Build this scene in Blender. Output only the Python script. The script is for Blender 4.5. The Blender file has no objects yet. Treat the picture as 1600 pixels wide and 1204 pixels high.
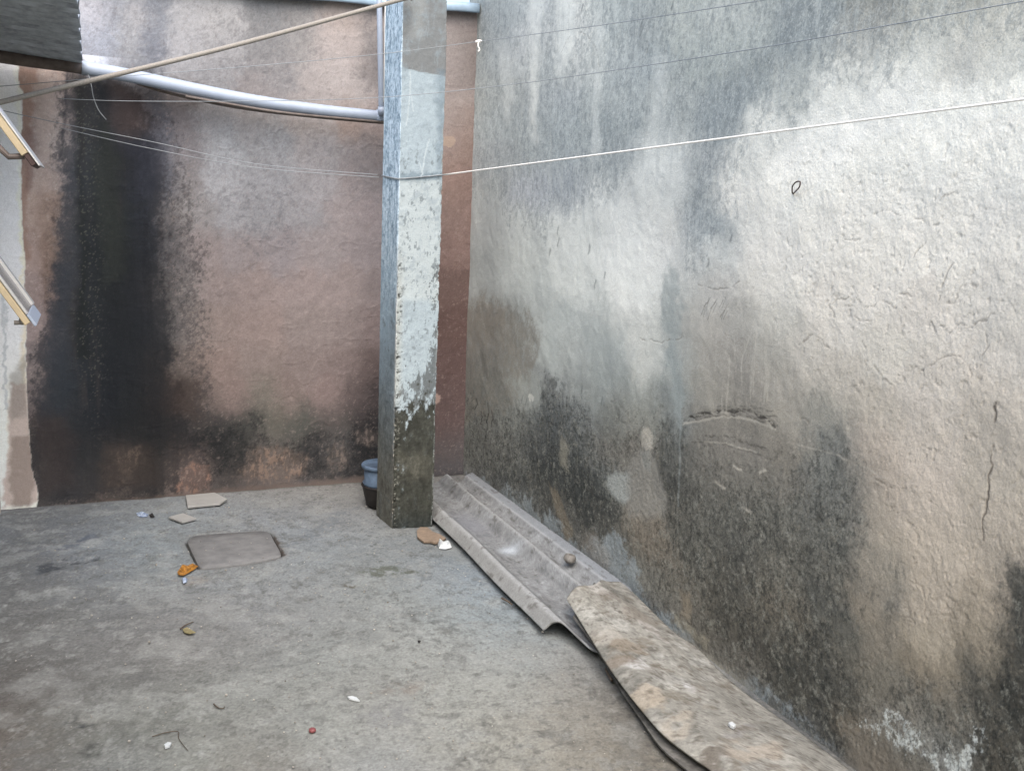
import bpy, bmesh, math, random
import numpy as np
from mathutils import Vector

# ------------------------------------------------------------------ camera, sky, sun, exposure
scn = bpy.context.scene
COL = scn.collection
FOC = 1623.65                      # focal length in pixels of a 1600-wide picture
CAM_H = 1.6
YAW, PITCH, ROLL = (math.radians(a) for a in (22.1646, -9.536, 2.2812))
fwd = np.array([math.sin(YAW)*math.cos(PITCH), math.cos(YAW)*math.cos(PITCH), math.sin(PITCH)])
r0 = np.array([math.cos(YAW), -math.sin(YAW), 0.0])
u0 = np.cross(r0, fwd)
rgt = r0*math.cos(ROLL) + u0*math.sin(ROLL)
upv = -r0*math.sin(ROLL) + u0*math.cos(ROLL)
cam_d = bpy.data.cameras.new('camera')
cam = bpy.data.objects.new('camera', cam_d)
COL.objects.link(cam)
from mathutils import Matrix
cam.matrix_world = Matrix(((rgt[0], upv[0], -fwd[0], 0), (rgt[1], upv[1], -fwd[1], 0), (rgt[2], upv[2], -fwd[2], CAM_H), (0, 0, 0, 1)))
cam_d.sensor_fit = 'HORIZONTAL'
cam_d.sensor_width = 36.0
cam_d.lens = 36.0*FOC/1600.0
cam_d.clip_start = 0.02
cam_d.clip_end = 500
scn.camera = cam

world = bpy.data.worlds.new('World')
scn.world = world
world.use_nodes = True
wn = world.node_tree.nodes
wl = world.node_tree.links
sky = wn.new('ShaderNodeTexSky')
sky.sky_type = 'NISHITA'
sky.sun_disc = False
SUN_EL, SUN_AZ = math.radians(52), math.radians(-168)     # azimuth from +y towards +x
sky.sun_elevation = SUN_EL
sky.sun_rotation = SUN_AZ
sky.air_density = 1.0
sky.dust_density = 3.0
sky.ozone_density = 1.0
bg = wn['Background']
bg.inputs['Strength'].default_value = 0.15
wl.new(sky.outputs['Color'], bg.inputs['Color'])

sun_d = bpy.data.lights.new('sun', 'SUN')
sun_d.energy = 1.5
sun_d.angle = math.radians(70)
sun_d.color = (1.0, 0.97, 0.93)
sun = bpy.data.objects.new('sun', sun_d)
COL.objects.link(sun)
sd = Vector((math.sin(SUN_AZ)*math.cos(SUN_EL), math.cos(SUN_AZ)*math.cos(SUN_EL), math.sin(SUN_EL)))
sun.rotation_euler = sd.to_track_quat('Z', 'Y').to_euler()
sun.location = (0, 0, 20)

scn.view_settings.view_transform = 'Standard'
scn.view_settings.look = 'None'
scn.view_settings.exposure = 1.38
scn.view_settings.gamma = 1.0
scn.view_settings.use_curve_mapping = False
scn.render.engine = 'CYCLES'
scn.cycles.max_bounces = 8
scn.cycles.diffuse_bounces = 5

# ------------------------------------------------------------------ measuring helpers (sight lines of the survey camera give the real positions of things)
EYE = np.array([0, 0, CAM_H])
def ray(px, py):
    return (px-800)/FOC*rgt - (py-602)/FOC*upv + fwd
def meet(point, normal, px, py):
    """where the sight line through a photograph pixel meets a plane"""
    d = ray(px, py); n = np.array(normal, float)
    t = ((np.array(point, float)-EYE) @ n)/(d @ n)
    return EYE + t*d
def on_floor(px, py, z=0.0): return meet((0, 0, z), (0, 0, 1), px, py)
def on_y(y, px, py): return meet((0, y, 0), (0, 1, 0), px, py)
def on_x(x, px, py): return meet((x, 0, 0), (1, 0, 0), px, py)
XR = 2.071                                   # plane of the right wall
BW0 = np.array([-0.3, 5.70, 0.0]); BWD = np.array([1.0, 0.05, 0.0]); BWD /= np.linalg.norm(BWD)
BWN = np.array([BWD[1], -BWD[0], 0.0])       # back wall: origin, direction, normal towards the yard
def on_back(px, py): return meet(BW0, BWN, px, py)
def uv_right(px, py):
    p = on_x(XR, px, py); return p[1], p[2]
def uv_back(px, py):
    p = on_back(px, py); return float((p-BW0) @ BWD), p[2]
def uv_floor(px, py):
    p = on_floor(px, py); return p[0], p[1]
COLX, COLY, COLW, COLD = 1.366, 4.876, 0.211, 0.25       # front left foot of the pillar, its width and depth
def uv_front(px, py):
    p = on_y(COLY, px, py); return p[0]-COLX, p[2]
def uv_side(px, py):
    p = on_x(COLX, px, py); return -(p[1]-COLY), p[2]

def lin(c):
    c = np.asarray(c, float)/255.0
    return np.where(c <= 0.04045, c/12.92, ((c+0.055)/1.055)**2.4)

# ------------------------------------------------------------------ noise and paint on dense grids
def vnoise(x, y, seed):
    rs = np.random.RandomState(seed)
    T = rs.rand(256, 256).astype(np.float32)
    xi = np.floor(x).astype(np.int64); yi = np.floor(y).astype(np.int64)
    fx = (x-xi).astype(np.float32); fy = (y-yi).astype(np.float32)
    fx = fx*fx*fx*(fx*(fx*6-15)+10); fy = fy*fy*fy*(fy*(fy*6-15)+10)
    x0 = xi & 255; x1 = (xi+1) & 255; y0 = yi & 255; y1 = (yi+1) & 255
    a = T[x0, y0]*(1-fx)+T[x1, y0]*fx
    b = T[x0, y1]*(1-fx)+T[x1, y1]*fx
    return a*(1-fy)+b*fy
def fbm(u, v, size, seed, octs=4, gain=0.55, su=1.0, sv=1.0):
    """fractal noise about 0, roughly -1..1; su, sv stretch it along u or v"""
    s = 0; a = 1.0; t = 0; k = 1.0/size
    for o in range(octs):
        ang = 0.6*o if su == sv else 0.0
        c, d = math.cos(ang), math.sin(ang)
        x = (u*c-v*d)*k/su + 17.3*o; y = (u*d+v*c)*k/sv + 9.1*o
        s = s + a*(vnoise(x, y, seed*31+o)*2-1); t += a*a*0.33
        a *= gain; k *= 2.03
    return s/math.sqrt(t)*0.5
def sstep(a, b, x):
    t = np.clip((x-a)/(b-a), 0, 1); return t*t*(3-2*t)

class Paint:
    """a dense sheet with surface coordinates (u, v) in metres that stains, cracks and wear are worked into"""
    def __init__(s, U, V, to_uv, base):
        s.nu, s.nv = len(U), len(V)
        uu, vv = np.meshgrid(U, V)
        s.u = uu.ravel(); s.v = vv.ravel(); s.n = s.u.size
        s.to_uv = to_uv
        s.lit = np.full(s.n, 1.0); s.tint = np.array([1.0, 1.0, 1.0])
        s.col = np.tile(lin(base), (s.n, 1))
        s.disp = np.zeros(s.n); s.spk = np.zeros(s.n)
        s.wu = fbm(s.u, s.v, 0.16, 71, 4); s.wv = fbm(s.u, s.v, 0.16, 72, 4)
        s.fu = fbm(s.u, s.v, 0.03, 73, 3); s.fv = fbm(s.u, s.v, 0.03, 74, 3)
        s.cache = {}
    def pts(s, pts): return np.array([s.to_uv(*p) for p in pts])
    def poly(s, pts, soft=0.03, warp=0.05, fine=0.012, off=0.0):
        P = s.pts(pts); pad = soft*2+warp*2+fine*2+abs(off)
        m = np.zeros(s.n)
        ix = np.nonzero((s.u > P[:, 0].min()-pad) & (s.u < P[:, 0].max()+pad) & (s.v > P[:, 1].min()-pad) & (s.v < P[:, 1].max()+pad))[0]
        if ix.size == 0: return m
        x = s.u[ix]+s.wu[ix]*warp+s.fu[ix]*fine; y = s.v[ix]+s.wv[ix]*warp+s.fv[ix]*fine
        d2 = np.full(ix.size, 1e9); ins = np.zeros(ix.size, bool)
        for i in range(len(P)):
            ax, ay = P[i]; bx, by = P[(i+1) % len(P)]
            ex, ey = bx-ax, by-ay; L = ex*ex+ey*ey+1e-12
            t = np.clip(((x-ax)*ex+(y-ay)*ey)/L, 0, 1)
            d2 = np.minimum(d2, (x-ax-t*ex)**2+(y-ay-t*ey)**2)
            if abs(ey) > 1e-12:
                c = ((ay > y) != (by > y)) & (x < (bx-ax)*(y-ay)/ey+ax); ins ^= c
        d = np.sqrt(d2); d = np.where(ins, d, -d)+off
        m[ix] = sstep(-soft, soft, d)
        return m
    def line(s, pts, width, soft=None, warp=0.0, fine=0.0):
        P = s.pts(pts); soft = soft or width*0.6
        m = np.zeros(s.n)
        pad = width+soft+2*warp+2*fine
        ix = np.nonzero((s.u > P[:, 0].min()-pad) & (s.u < P[:, 0].max()+pad) & (s.v > P[:, 1].min()-pad) & (s.v < P[:, 1].max()+pad))[0]
        if ix.size == 0: return m
        x = s.u[ix]+s.wu[ix]*warp+s.fu[ix]*fine; y = s.v[ix]+s.wv[ix]*warp+s.fv[ix]*fine
        d2 = np.full(ix.size, 1e9)
        for i in range(len(P)-1):
            ax, ay = P[i]; bx, by = P[i+1]
            ex, ey = bx-ax, by-ay; L = ex*ex+ey*ey+1e-12
            t = np.clip(((x-ax)*ex+(y-ay)*ey)/L, 0, 1)
            d2 = np.minimum(d2, (x-ax-t*ex)**2+(y-ay-t*ey)**2)
        m[ix] = 1-sstep(max(0, width/2-soft/2), width/2+soft/2, np.sqrt(d2))
        return m
    def noise(s, size, seed, octs=4, gain=0.55, su=1.0, sv=1.0):
        k = (size, seed, octs, gain, su, sv)
        if k not in s.cache: s.cache[k] = fbm(s.u, s.v, size, seed, octs, gain, su, sv)
        return s.cache[k]
    def mix(s, m, rgb, k=1.0):
        m = np.clip(m*k, 0, 1)[:, None]
        s.col = s.col*(1-m)+np.minimum(lin(rgb)[None]/(s.lit[:, None]*s.tint), 0.86)*m
    def field(s, rows, sx=45, sy=30, warp=0.05, fine=0.014, run=0.0, lift=(0, 90, 35), sat=1.0, add=(0, 0, 0), grain=0.006, warm=0, high=0, mirror=(-9, 9, -9, 9)):
        """broad colours of the weathered surface, blended between sampled spots along with shade left in them; rows of (y, 'x:r,g,b x:r,g,b ...')"""
        num = np.zeros((s.n, 3)); den = np.full(s.n, 1e-9)
        g1 = s.noise(0.007, 884, 3, 0.8); g2 = s.noise(0.007, 885, 3, 0.8)
        U = s.u+s.wu*warp+s.fu*fine+g1*grain; V = s.v+s.wv*warp*0.8+s.fv*fine+g2*grain+run*s.noise(0.05, 881, 4, 0.65, 0.7, 6.0)
        a0, a1, b0, b1 = mirror                       # beyond the sampled part the weathering carries on, mirrored
        U = np.where(U < a0, 2*a0-U, U); U = np.where(U > a1, 2*a1-U, U); V = np.where(V < b0, 2*b0-V, V); V = np.where(V > b1, 2*b1-V, V)
        for y, txt in rows:
            for it in txt.split():
                x, c = it.split(':'); x = float(x); c = np.array([float(q) for q in c.split(',')]); mu = c.mean()
                wf = min(1, max(0, (c[0]-c[2]-4)/8))*min(1, max(0, (mu-120)/20))*min(1, max(0, (215-mu)/20)); hf = min(1, max(0, (mu-150)/30))
                c = mu+(c-mu)*sat; mu = mu+warm*wf+high*hf; c = c+warm*wf+high*hf
                c = lin(c+lift[0]*math.exp(-((mu-lift[1])/lift[2])**2)+np.array(add))
                a = s.to_uv(x, y); b = s.to_uv(x+5, y); d = s.to_uv(x, y+5)
                su = max(abs(b[0]-a[0]), abs(d[0]-a[0])*0.5)/5*sx; sv = max(abs(d[1]-a[1]), abs(b[1]-a[1])*0.5)/5*sy
                ix = np.nonzero((np.abs(U-a[0]) < 5*su) & (np.abs(V-a[1]) < 5*sv))[0]
                r2 = ((U[ix]-a[0])/su)**2+((V[ix]-a[1])/sv)**2
                w = np.exp(-0.5*r2)+2e-4/(1+r2)**2
                den[ix] += w; num[ix] += w[:, None]*c
        ok = den > 1e-8
        c = num[ok]/den[ok][:, None]
        s.col[ok] = np.minimum(c/(s.lit[ok][:, None]*s.tint), 0.84)
        s.broad = s.col.copy()
    def blur(s, A, r):
        B = A.reshape(s.nv, s.nu, -1)
        for ax in (0, 1):
            p = [(0, 0)]*3; p[ax] = (r+1, r); C = np.cumsum(np.pad(B, p, 'edge'), axis=ax)
            n = B.shape[ax]; B = (np.take(C, range(2*r+1, 2*r+1+n), ax)-np.take(C, range(0, n), ax))/(2*r+1)
        return B.reshape(s.n, -1)
    def settle(s, r=8, k=0.85):
        """keep the fine growth but let its average return to the broad colour of the wall"""
        q = np.clip(s.blur(s.blur(s.broad, r), r)/np.maximum(s.blur(s.blur(s.col, r), r), 1e-3), 0.5, 2.6)
        s.col = np.clip(s.col*q**k, 0.003, 0.86)
    def weather(s, amt=1.0):
        """mottling of the blended colours: strongest in the half-grown greys"""
        L = s.col.mean(1); mid = np.exp(-((np.log(L+0.01)-math.log(0.17))/0.75)**2)
        n = 0.4*s.noise(0.10, 901, 5, 0.75, 1, 1.3)+0.6*s.noise(0.026, 902, 5, 0.85, 1, 1.25)
        f = s.noise(0.010, 903, 4, 0.85, 1, 1.1)
        s.col *= np.exp(amt*((0.05+0.34*mid)*n+(0.03+0.32*mid)*f))[:, None]
        s.mix2(sstep(0.30, 0.60, 0.6*n+f)*mid, 0.55, 0.75*amt)
        s.mix2(sstep(0.32, 0.65, -0.6*n-f)*mid, 1.5, 0.6*amt)
    def mix2(s, m, gain, k):
        m = np.clip(m*k, 0, 1)[:, None]
        s.col = s.col*(1-m)+np.minimum(s.col*gain, 0.86)*m
    def mould(s, g, rgb, lo=0.42, hi=0.62, amp=0.5, seed=5, size=0.09, su=1.0, sv=1.6, k=1.0):
        """growth of coverage g (0..1), broken up by noise at its edges and inside"""
        n = 0.45*s.noise(size, seed, 5, 0.7, su, sv)+0.65*s.noise(0.016, seed % 7+900, 5, 0.9, 1.0, 1.25)
        c = (lo+hi)/2; h = (hi-lo)/2*1.35+0.10
        m = sstep(c-h, c+h, g+n*amp*np.clip(4*g*(1.25-g), 0, 1))
        s.mix(m, rgb, k)
        return m

def grid_mesh(name, X, nu, nv, flip=False):
    """a quad sheet from nu x nv points (row by row)"""
    me = bpy.data.meshes.new(name)
    n = nu*nv
    me.vertices.add(n); me.vertices.foreach_set('co', np.asarray(X, np.float32).ravel())
    i = np.arange((nu-1)*(nv-1)); r = i//(nu-1); c = i % (nu-1); a = r*nu+c
    q = np.stack([a, a+1, a+1+nu, a+nu], 1)
    if flip: q = q[:, ::-1]
    nf = len(q)
    me.loops.add(nf*4); me.loops.foreach_set('vertex_index', q.ravel().astype(np.int32))
    me.polygons.add(nf)
    me.polygons.foreach_set('loop_start', np.arange(0, nf*4, 4, dtype=np.int32))
    me.polygons.foreach_set('use_smooth', np.ones(nf, bool))
    me.update(calc_edges=True)
    return me
def set_paint(me, col, spk):
    a = me.attributes.new('paint', 'FLOAT_COLOR', 'POINT')
    a.data.foreach_set('color', np.concatenate([np.clip(col, 0.004, 0.95), np.clip(spk, 0, 1)[:, None]], 1).astype(np.float32).ravel())

# ------------------------------------------------------------------ objects and tags
def link(name, me, mat=None, parent=None):
    o = bpy.data.objects.new(name, me)
    COL.objects.link(o)
    if mat: me.materials.append(mat)
    if parent: o.parent = parent
    return o
def tag(o, label=None, cat=None, group=None, kind=None):
    if label: o['label'] = label
    if cat: o['category'] = cat
    if group: o['group'] = group
    if kind: o['kind'] = kind
    return o
def empty(name, loc=(0, 0, 0)):
    o = bpy.data.objects.new(name, None); o.location = loc; o.empty_display_size = 0.1
    COL.objects.link(o); return o
def bm_obj(name, bm, mat, parent=None, smooth=False):
    me = bpy.data.meshes.new(name)
    bmesh.ops.recalc_face_normals(bm, faces=bm.faces[:])
    bm.to_mesh(me); bm.free()
    if smooth: me.polygons.foreach_set('use_smooth', np.ones(len(me.polygons), bool))
    o = link(name, me, mat)
    if parent:
        o.parent = parent
        me.transform(Matrix.Translation(-Vector(parent.location)))
    return o
def add_box(bm, lo, hi, bevel=0.0):
    r = bmesh.ops.create_cube(bm, size=1.0)
    for v in r['verts']:
        v.co = Vector([(lo[i]+hi[i])/2+v.co[i]*(hi[i]-lo[i]) for i in range(3)])
    if bevel:
        es = list({e for v in r['verts'] for e in v.link_edges})
        bmesh.ops.bevel(bm, geom=es, offset=bevel, segments=2, affect='EDGES', profile=0.6)
def add_tube(bm, pts, rad, seg=10, cap=True):
    pts = [Vector(p) for p in pts]; rings = []
    rad = rad if hasattr(rad, '__len__') else [rad]*len(pts)
    n0 = None
    for i, p in enumerate(pts):
        t = (pts[min(i+1, len(pts)-1)]-pts[max(i-1, 0)]).normalized()
        if n0 is None:
            n0 = t.cross(Vector((0, 0, 1)) if abs(t.z) < 0.9 else Vector((1, 0, 0))).normalized()
        n0 = (n0-t*n0.dot(t)).normalized(); b = t.cross(n0)
        rings.append([bm.verts.new(p+(n0*math.cos(2*math.pi*k/seg)+b*math.sin(2*math.pi*k/seg))*rad[i]) for k in range(seg)])
    for a, c in zip(rings, rings[1:]):
        for k in range(seg): bm.faces.new((a[k], a[(k+1) % seg], c[(k+1) % seg], c[k]))
    if cap:
        bm.faces.new(rings[0][::-1]); bm.faces.new(rings[-1])
def smooth_path(pts, n=8):
    P = [np.array(p, float) for p in pts]; out = []
    for i in range(len(P)-1):
        a, b, c, d = P[max(i-1, 0)], P[i], P[i+1], P[min(i+2, len(P)-1)]
        for k in range(n):
            t = k/n
            out.append(0.5*(2*b+(c-a)*t+(2*a-5*b+4*c-d)*t*t+(3*b-a-3*c+d)*t**3))
    out.append(P[-1]); return out
def add_slab(bm, outline, z0, z1, rough=0.0, seed=1):
    """a flat piece with an outline in plan, its underside slightly smaller"""
    rs = random.Random(seed)
    top = [bm.verts.new((x, y, z1+rs.uniform(-rough, rough))) for x, y in outline]
    cx = sum(p[0] for p in outline)/len(outline); cy = sum(p[1] for p in outline)/len(outline)
    bot = [bm.verts.new((cx+(x-cx)*0.985, cy+(y-cy)*0.985, z0)) for x, y in outline]
    n = len(top)
    bm.faces.new(top); bm.faces.new(bot[::-1])
    for i in range(n): bm.faces.new((top[i], bot[i], bot[(i+1) % n], top[(i+1) % n]))
def solid_grid(name, P, thick, mat, paint=None, parent=None):
    """a curved sheet of even thickness; P is [rows][cols][3], top side"""
    P = np.array(P, float); nr, nc = P.shape[:2]
    du = np.gradient(P, axis=1); dv = np.gradient(P, axis=0)
    N = np.cross(du, dv); N /= np.linalg.norm(N, axis=2, keepdims=True)+1e-9
    if N[..., 2].mean() < 0: N = -N
    Q = P-N*thick
    V = np.concatenate([P.reshape(-1, 3), Q.reshape(-1, 3)])
    off = nr*nc; F = []
    for r in range(nr-1):
        for c in range(nc-1):
            a = r*nc+c
            F.append((a, a+1, a+1+nc, a+nc)); F.append((off+a, off+a+nc, off+a+1+nc, off+a+1))
    rim = [(0, c) for c in range(nc)]+[(r, nc-1) for r in range(1, nr)]+[(nr-1, c) for c in range(nc-2, -1, -1)]+[(r, 0) for r in range(nr-2, 0, -1)]
    idx = [r*nc+c for r, c in rim]
    for i in range(len(idx)):
        a, b = idx[i], idx[(i+1) % len(idx)]
        F.append((a, off+a, off+b, b))
    me = bpy.data.meshes.new(name); me.from_pydata(V.tolist(), [], F); me.update()
    bm = bmesh.new(); bm.from_mesh(me); bmesh.ops.recalc_face_normals(bm, faces=bm.faces[:]); bm.to_mesh(me); bm.free()
    sm = np.ones(len(me.polygons), bool); sm[(nr-1)*(nc-1)*2:] = False
    me.polygons.foreach_set('use_smooth', sm)
    if paint is not None:
        set_paint(me, np.concatenate([paint[0], paint[0]*0.8]), np.concatenate([paint[1], paint[1]]))
    return link(name, me, mat, parent)

# ------------------------------------------------------------------ materials
def new_mat(name):
    m = bpy.data.materials.new(name); m.use_nodes = True
    return m, m.node_tree.nodes, m.node_tree.links, m.node_tree.nodes['Principled BSDF']
def painted(name, grain=0.18, grain_scale=220.0, speck=0.5, speck_scale=150.0, bump=0.35, bump_scale=160.0, rough=0.92, stretch=(1, 1, 1), speck_rgb=(0.03, 0.032, 0.033)):
    """colour laid on the sheet itself, plus fine grain, specks of growth and relief"""
    m, N, L, b = new_mat(name)
    at = N.new('ShaderNodeAttribute'); at.attribute_name = 'paint'
    tc = N.new('ShaderNodeTexCoord'); mp = N.new('ShaderNodeMapping'); mp.inputs['Scale'].default_value = stretch
    L.new(tc.outputs['Object'], mp.inputs['Vector'])
    n1 = N.new('ShaderNodeTexNoise'); n1.inputs['Scale'].default_value = grain_scale; n1.inputs['Detail'].default_value = 4; n1.inputs['Roughness'].default_value = 0.7
    L.new(mp.outputs['Vector'], n1.inputs['Vector'])
    mr = N.new('ShaderNodeMapRange'); mr.inputs['From Min'].default_value = 0.3; mr.inputs['From Max'].default_value = 0.7
    mr.inputs['To Min'].default_value = 1-grain; mr.inputs['To Max'].default_value = 1+grain
    L.new(n1.outputs['Fac'], mr.inputs['Value'])
    mul = N.new('ShaderNodeMix'); mul.data_type = 'RGBA'; mul.blend_type = 'MULTIPLY'; mul.inputs['Factor'].default_value = 1
    L.new(at.outputs['Color'], mul.inputs['A']); L.new(mr.outputs['Result'], mul.inputs['B'])
    n2 = N.new('ShaderNodeTexNoise'); n2.inputs['Scale'].default_value = speck_scale; n2.inputs['Detail'].default_value = 6; n2.inputs['Roughness'].default_value = 0.75
    L.new(mp.outputs['Vector'], n2.inputs['Vector'])
    ad = N.new('ShaderNodeMath'); ad.operation = 'MULTIPLY_ADD'; ad.inputs[1].default_value = 0.3; L.new(at.outputs['Alpha'], ad.inputs[0]); L.new(n2.outputs['Fac'], ad.inputs[2])
    mr2 = N.new('ShaderNodeMapRange'); mr2.interpolation_type = 'SMOOTHSTEP'; mr2.inputs['From Min'].default_value = 0.76; mr2.inputs['From Max'].default_value = 0.96
    mr2.inputs['To Min'].default_value = 0; mr2.inputs['To Max'].default_value = speck
    L.new(ad.outputs[0], mr2.inputs['Value'])
    mx = N.new('ShaderNodeMix'); mx.data_type = 'RGBA'
    L.new(mr2.outputs['Result'], mx.inputs['Factor']); L.new(mul.outputs['Result'], mx.inputs['A']); mx.inputs['B'].default_value = (*speck_rgb, 1)
    L.new(mx.outputs['Result'], b.inputs['Base Color'])
    n3 = N.new('ShaderNodeTexNoise'); n3.inputs['Scale'].default_value = bump_scale; n3.inputs['Detail'].default_value = 5; n3.inputs['Roughness'].default_value = 0.65
    L.new(mp.outputs['Vector'], n3.inputs['Vector'])
    bp = N.new('ShaderNodeBump'); bp.inputs['Strength'].default_value = bump; bp.inputs['Distance'].default_value = 0.004
    L.new(n3.outputs['Fac'], bp.inputs['Height']); L.new(bp.outputs['Normal'], b.inputs['Normal'])
    b.inputs['Roughness'].default_value = rough
    b.inputs['Specular IOR Level'].default_value = 0.06
    return m
def simple(name, rgb, rough=0.6, var=0.15, scale=30, bump=0.0, metal=0.0, rgb2=None, spec=0.4):
    m, N, L, b = new_mat(name)
    tc = N.new('ShaderNodeTexCoord')
    n = N.new('ShaderNodeTexNoise'); n.inputs['Scale'].default_value = scale; n.inputs['Detail'].default_value = 6; n.inputs['Roughness'].default_value = 0.65
    L.new(tc.outputs['Object'], n.inputs['Vector'])
    cr = N.new('ShaderNodeValToRGB')
    a = lin(rgb); c = lin(rgb2) if rgb2 else a*(1+var)
    cr.color_ramp.elements[0].color = (*(a*(1-var)), 1); cr.color_ramp.elements[0].position = 0.35
    cr.color_ramp.elements[1].color = (*np.clip(c, 0, 0.95), 1); cr.color_ramp.elements[1].position = 0.68
    L.new(n.outputs['Fac'], cr.inputs['Fac']); L.new(cr.outputs['Color'], b.inputs['Base Color'])
    b.inputs['Roughness'].default_value = rough; b.inputs['Metallic'].default_value = metal
    b.inputs['Specular IOR Level'].default_value = spec
    if bump:
        bp = N.new('ShaderNodeBump'); bp.inputs['Strength'].default_value = bump; bp.inputs['Distance'].default_value = 0.003
        L.new(n.outputs['Fac'], bp.inputs['Height']); L.new(bp.outputs['Normal'], b.inputs['Normal'])
    return m
M_RIGHT = painted('limewashed_render', 0.16, 190, 0.75, 130, 0.5, 150)
M_BACK = painted('pink_render', 0.13, 190, 0.6, 150, 0.35, 150)
M_FLOOR = painted('cement_floor', 0.22, 90, 0.45, 80, 0.5, 90)
M_PILLAR = painted('flaking_whitewash', 0.12, 200, 0.5, 140, 0.4, 140)
M_FIBRE = painted('fibre_cement', 0.16, 140, 0.6, 90, 0.28, 130)
M_PVC = simple('white_plastic', (148, 157, 170), 0.42, 0.06, 12)
M_PVC_BROWN_SHADE = simple('brown_and_shaded_plastic', (98, 88, 82), 0.6, 0.3, 20)  # brown of the conduit, also used for shade on the drain pipe
M_ROPE = simple('beige_rope', (138, 132, 123), 0.85, 0.15, 160, 0.5)
M_CORD = simple('white_cord', (235, 230, 220), 0.8, 0.05, 160)
M_WIRE = simple('grey_wire', (132, 136, 138), 0.6, 0.15, 60)
M_TILE = simple('pale_tile', (156, 155, 151), 0.5, 0.08, 20)
M_CLAY = simple('tan_shard', (128, 112, 96), 0.8, 0.2, 35, 0.3)
M_POT = simple('blue_grey_pot', (84, 101, 120), 0.55, 0.25, 25)
M_TUB = simple('dark_tub', (36, 32, 30), 0.6, 0.3, 30)
M_ROOF = simple('grey_fibre_roof', (160, 166, 172), 0.9, 0.35, 14, 0.3)  # mottled grey base colour of the eave sheet
M_SHEETMETAL = simple('blue_grey_steel', (160, 180, 196), 0.45, 0.12, 14, 0.05, 0.3)
M_LBUILD = simple('cream_paint', (206, 200, 184), 0.85, 0.06, 8)
M_ALU = simple('bare_aluminium', (196, 194, 190), 0.35, 0.1, 40, 0, 0.6)
M_YELLOW = simple('yellowed_frame', (172, 156, 126), 0.6, 0.15, 20)
M_BROWN = simple('dark_brown_seal', (62, 46, 42), 0.7, 0.2, 30)
M_GLASS = simple('dusty_glass', (128, 124, 120), 0.25, 0.1, 8)
M_STONE = simple('rubble_stone', (112, 108, 101), 0.9, 0.3, 50, 0.6, 0, (136, 132, 126))
M_ORANGE = simple('orange_film', (150, 104, 44), 0.45, 0.6, 70)
M_BLUE = simple('blue_scrap', (96, 122, 160), 0.6, 0.3, 60, 0, 0, (190, 200, 214))
M_PAPER = simple('white_paper', (184, 188, 188), 0.8, 0.06, 40)
M_RED = simple('red_plastic', (122, 70, 70), 0.4, 0.15, 40)
M_LEAF = simple('dry_leaf', (134, 124, 90), 0.8, 0.25, 60)
M_TWIG = simple('dark_twig', (84, 74, 64), 0.9, 0.25, 60)
M_PEBBLE = simple('black_pebble', (40, 38, 38), 0.8, 0.2, 60)

# ================================================================== GROUND
def spaced(a, b, step_near, step_far, seen=None):
    """positions from a to b whose spacing grows evenly"""
    out = [a]
    while out[-1] < b:
        t = (out[-1]-a)/(b-a); out.append(out[-1]+step_near+(step_far-step_near)*t)
    out[-1] = b
    return np.array(out)
fx = np.concatenate([[-60, -20, -6, -2], np.arange(-0.62, 2.10, 0.0055), [6, 20, 60]])
fy = np.concatenate([[-60, -20, -5, 0], np.arange(0.4, 2.19, 0.03), spaced(2.2, 5.95, 0.006, 0.0145), [9, 25, 60]])
G = Paint(fx, fy, uv_floor, (150, 149, 146))
near = ((G.u > -0.7) & (G.u < 2.2) & (G.v > 2.0) & (G.v < 6.0)).astype(float)
n1 = G.noise(0.6, 11, 5); n2 = G.noise(0.12, 12, 5, 0.65); n3 = G.noise(0.035, 13, 4, 0.7)
G.tint = np.array([1.06, 1.02, 1.01]); G.lit = 2.5*np.interp(G.u, [-0.4, -0.2, 0.4, 0.9, 1.5], [0.33, 0.38, 0.54, 0.66, 0.69])
G.field([(757, '520:150,144,140 400:142,137,133 640:150,145,142'), (775, '500:150,146,143 400:146,143,141 250:126,124,124 120:108,106,106'),
 (800, '20:105,104,105 100:110,112,116 200:128,132,136 300:140,146,152 420:132,140,150 520:138,142,146 640:150,150,150'),
 (850, '20:100,99,99 100:105,106,110 150:115,119,126 220:128,133,136 260:128,134,138 350:128,126,124 480:140,144,148 560:138,142,146 640:138,140,141 700:120,124,126'),
 (900, '20:98,96,95 100:108,108,110 200:118,120,122 300:132,134,136 400:138,140,142 500:140,142,143 600:140,142,140 680:148,152,155 740:146,156,166'),
 (960, '20:102,99,97 100:112,110,108 200:116,114,113 300:126,124,123 400:132,131,131 500:138,138,137 600:146,147,145 700:152,155,154 780:150,158,162 850:145,150,152'),
 (1020, '20:104,100,97 100:108,105,103 200:114,111,109 300:122,119,117 400:130,129,127 500:142,143,140 600:150,150,146 700:155,155,151 800:160,162,160 880:152,150,146 940:148,146,142'),
 (1080, '20:95,88,84 100:104,100,97 200:112,110,107 300:122,121,117 400:132,132,128 500:142,141,136 600:148,146,141 700:158,157,151 800:162,160,153 900:150,144,136 980:138,133,126'),
 (1140, '20:105,97,91 100:108,105,100 200:112,111,106 300:124,123,118 400:132,130,125 500:146,146,141 600:152,150,145 700:160,158,151 800:160,156,147 900:148,141,131 980:132,125,116'),
 (1200, '20:100,93,88 100:104,101,97 200:116,116,114 300:126,125,119 400:126,122,116 500:136,133,128 600:150,150,148 700:148,145,139 800:152,148,139 900:150,143,132 1000:135,127,116')], 46, 30, 0.06, 0.03, 0, (12, 125, 60), 0.85, (1, 1, -1), 0.012, 0, 0, (-0.34, 9, 2.42, 9))
G.weather(0.55)
st = G.noise(0.10, 21, 5, 0.7, 2.6, 0.8)
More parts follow.
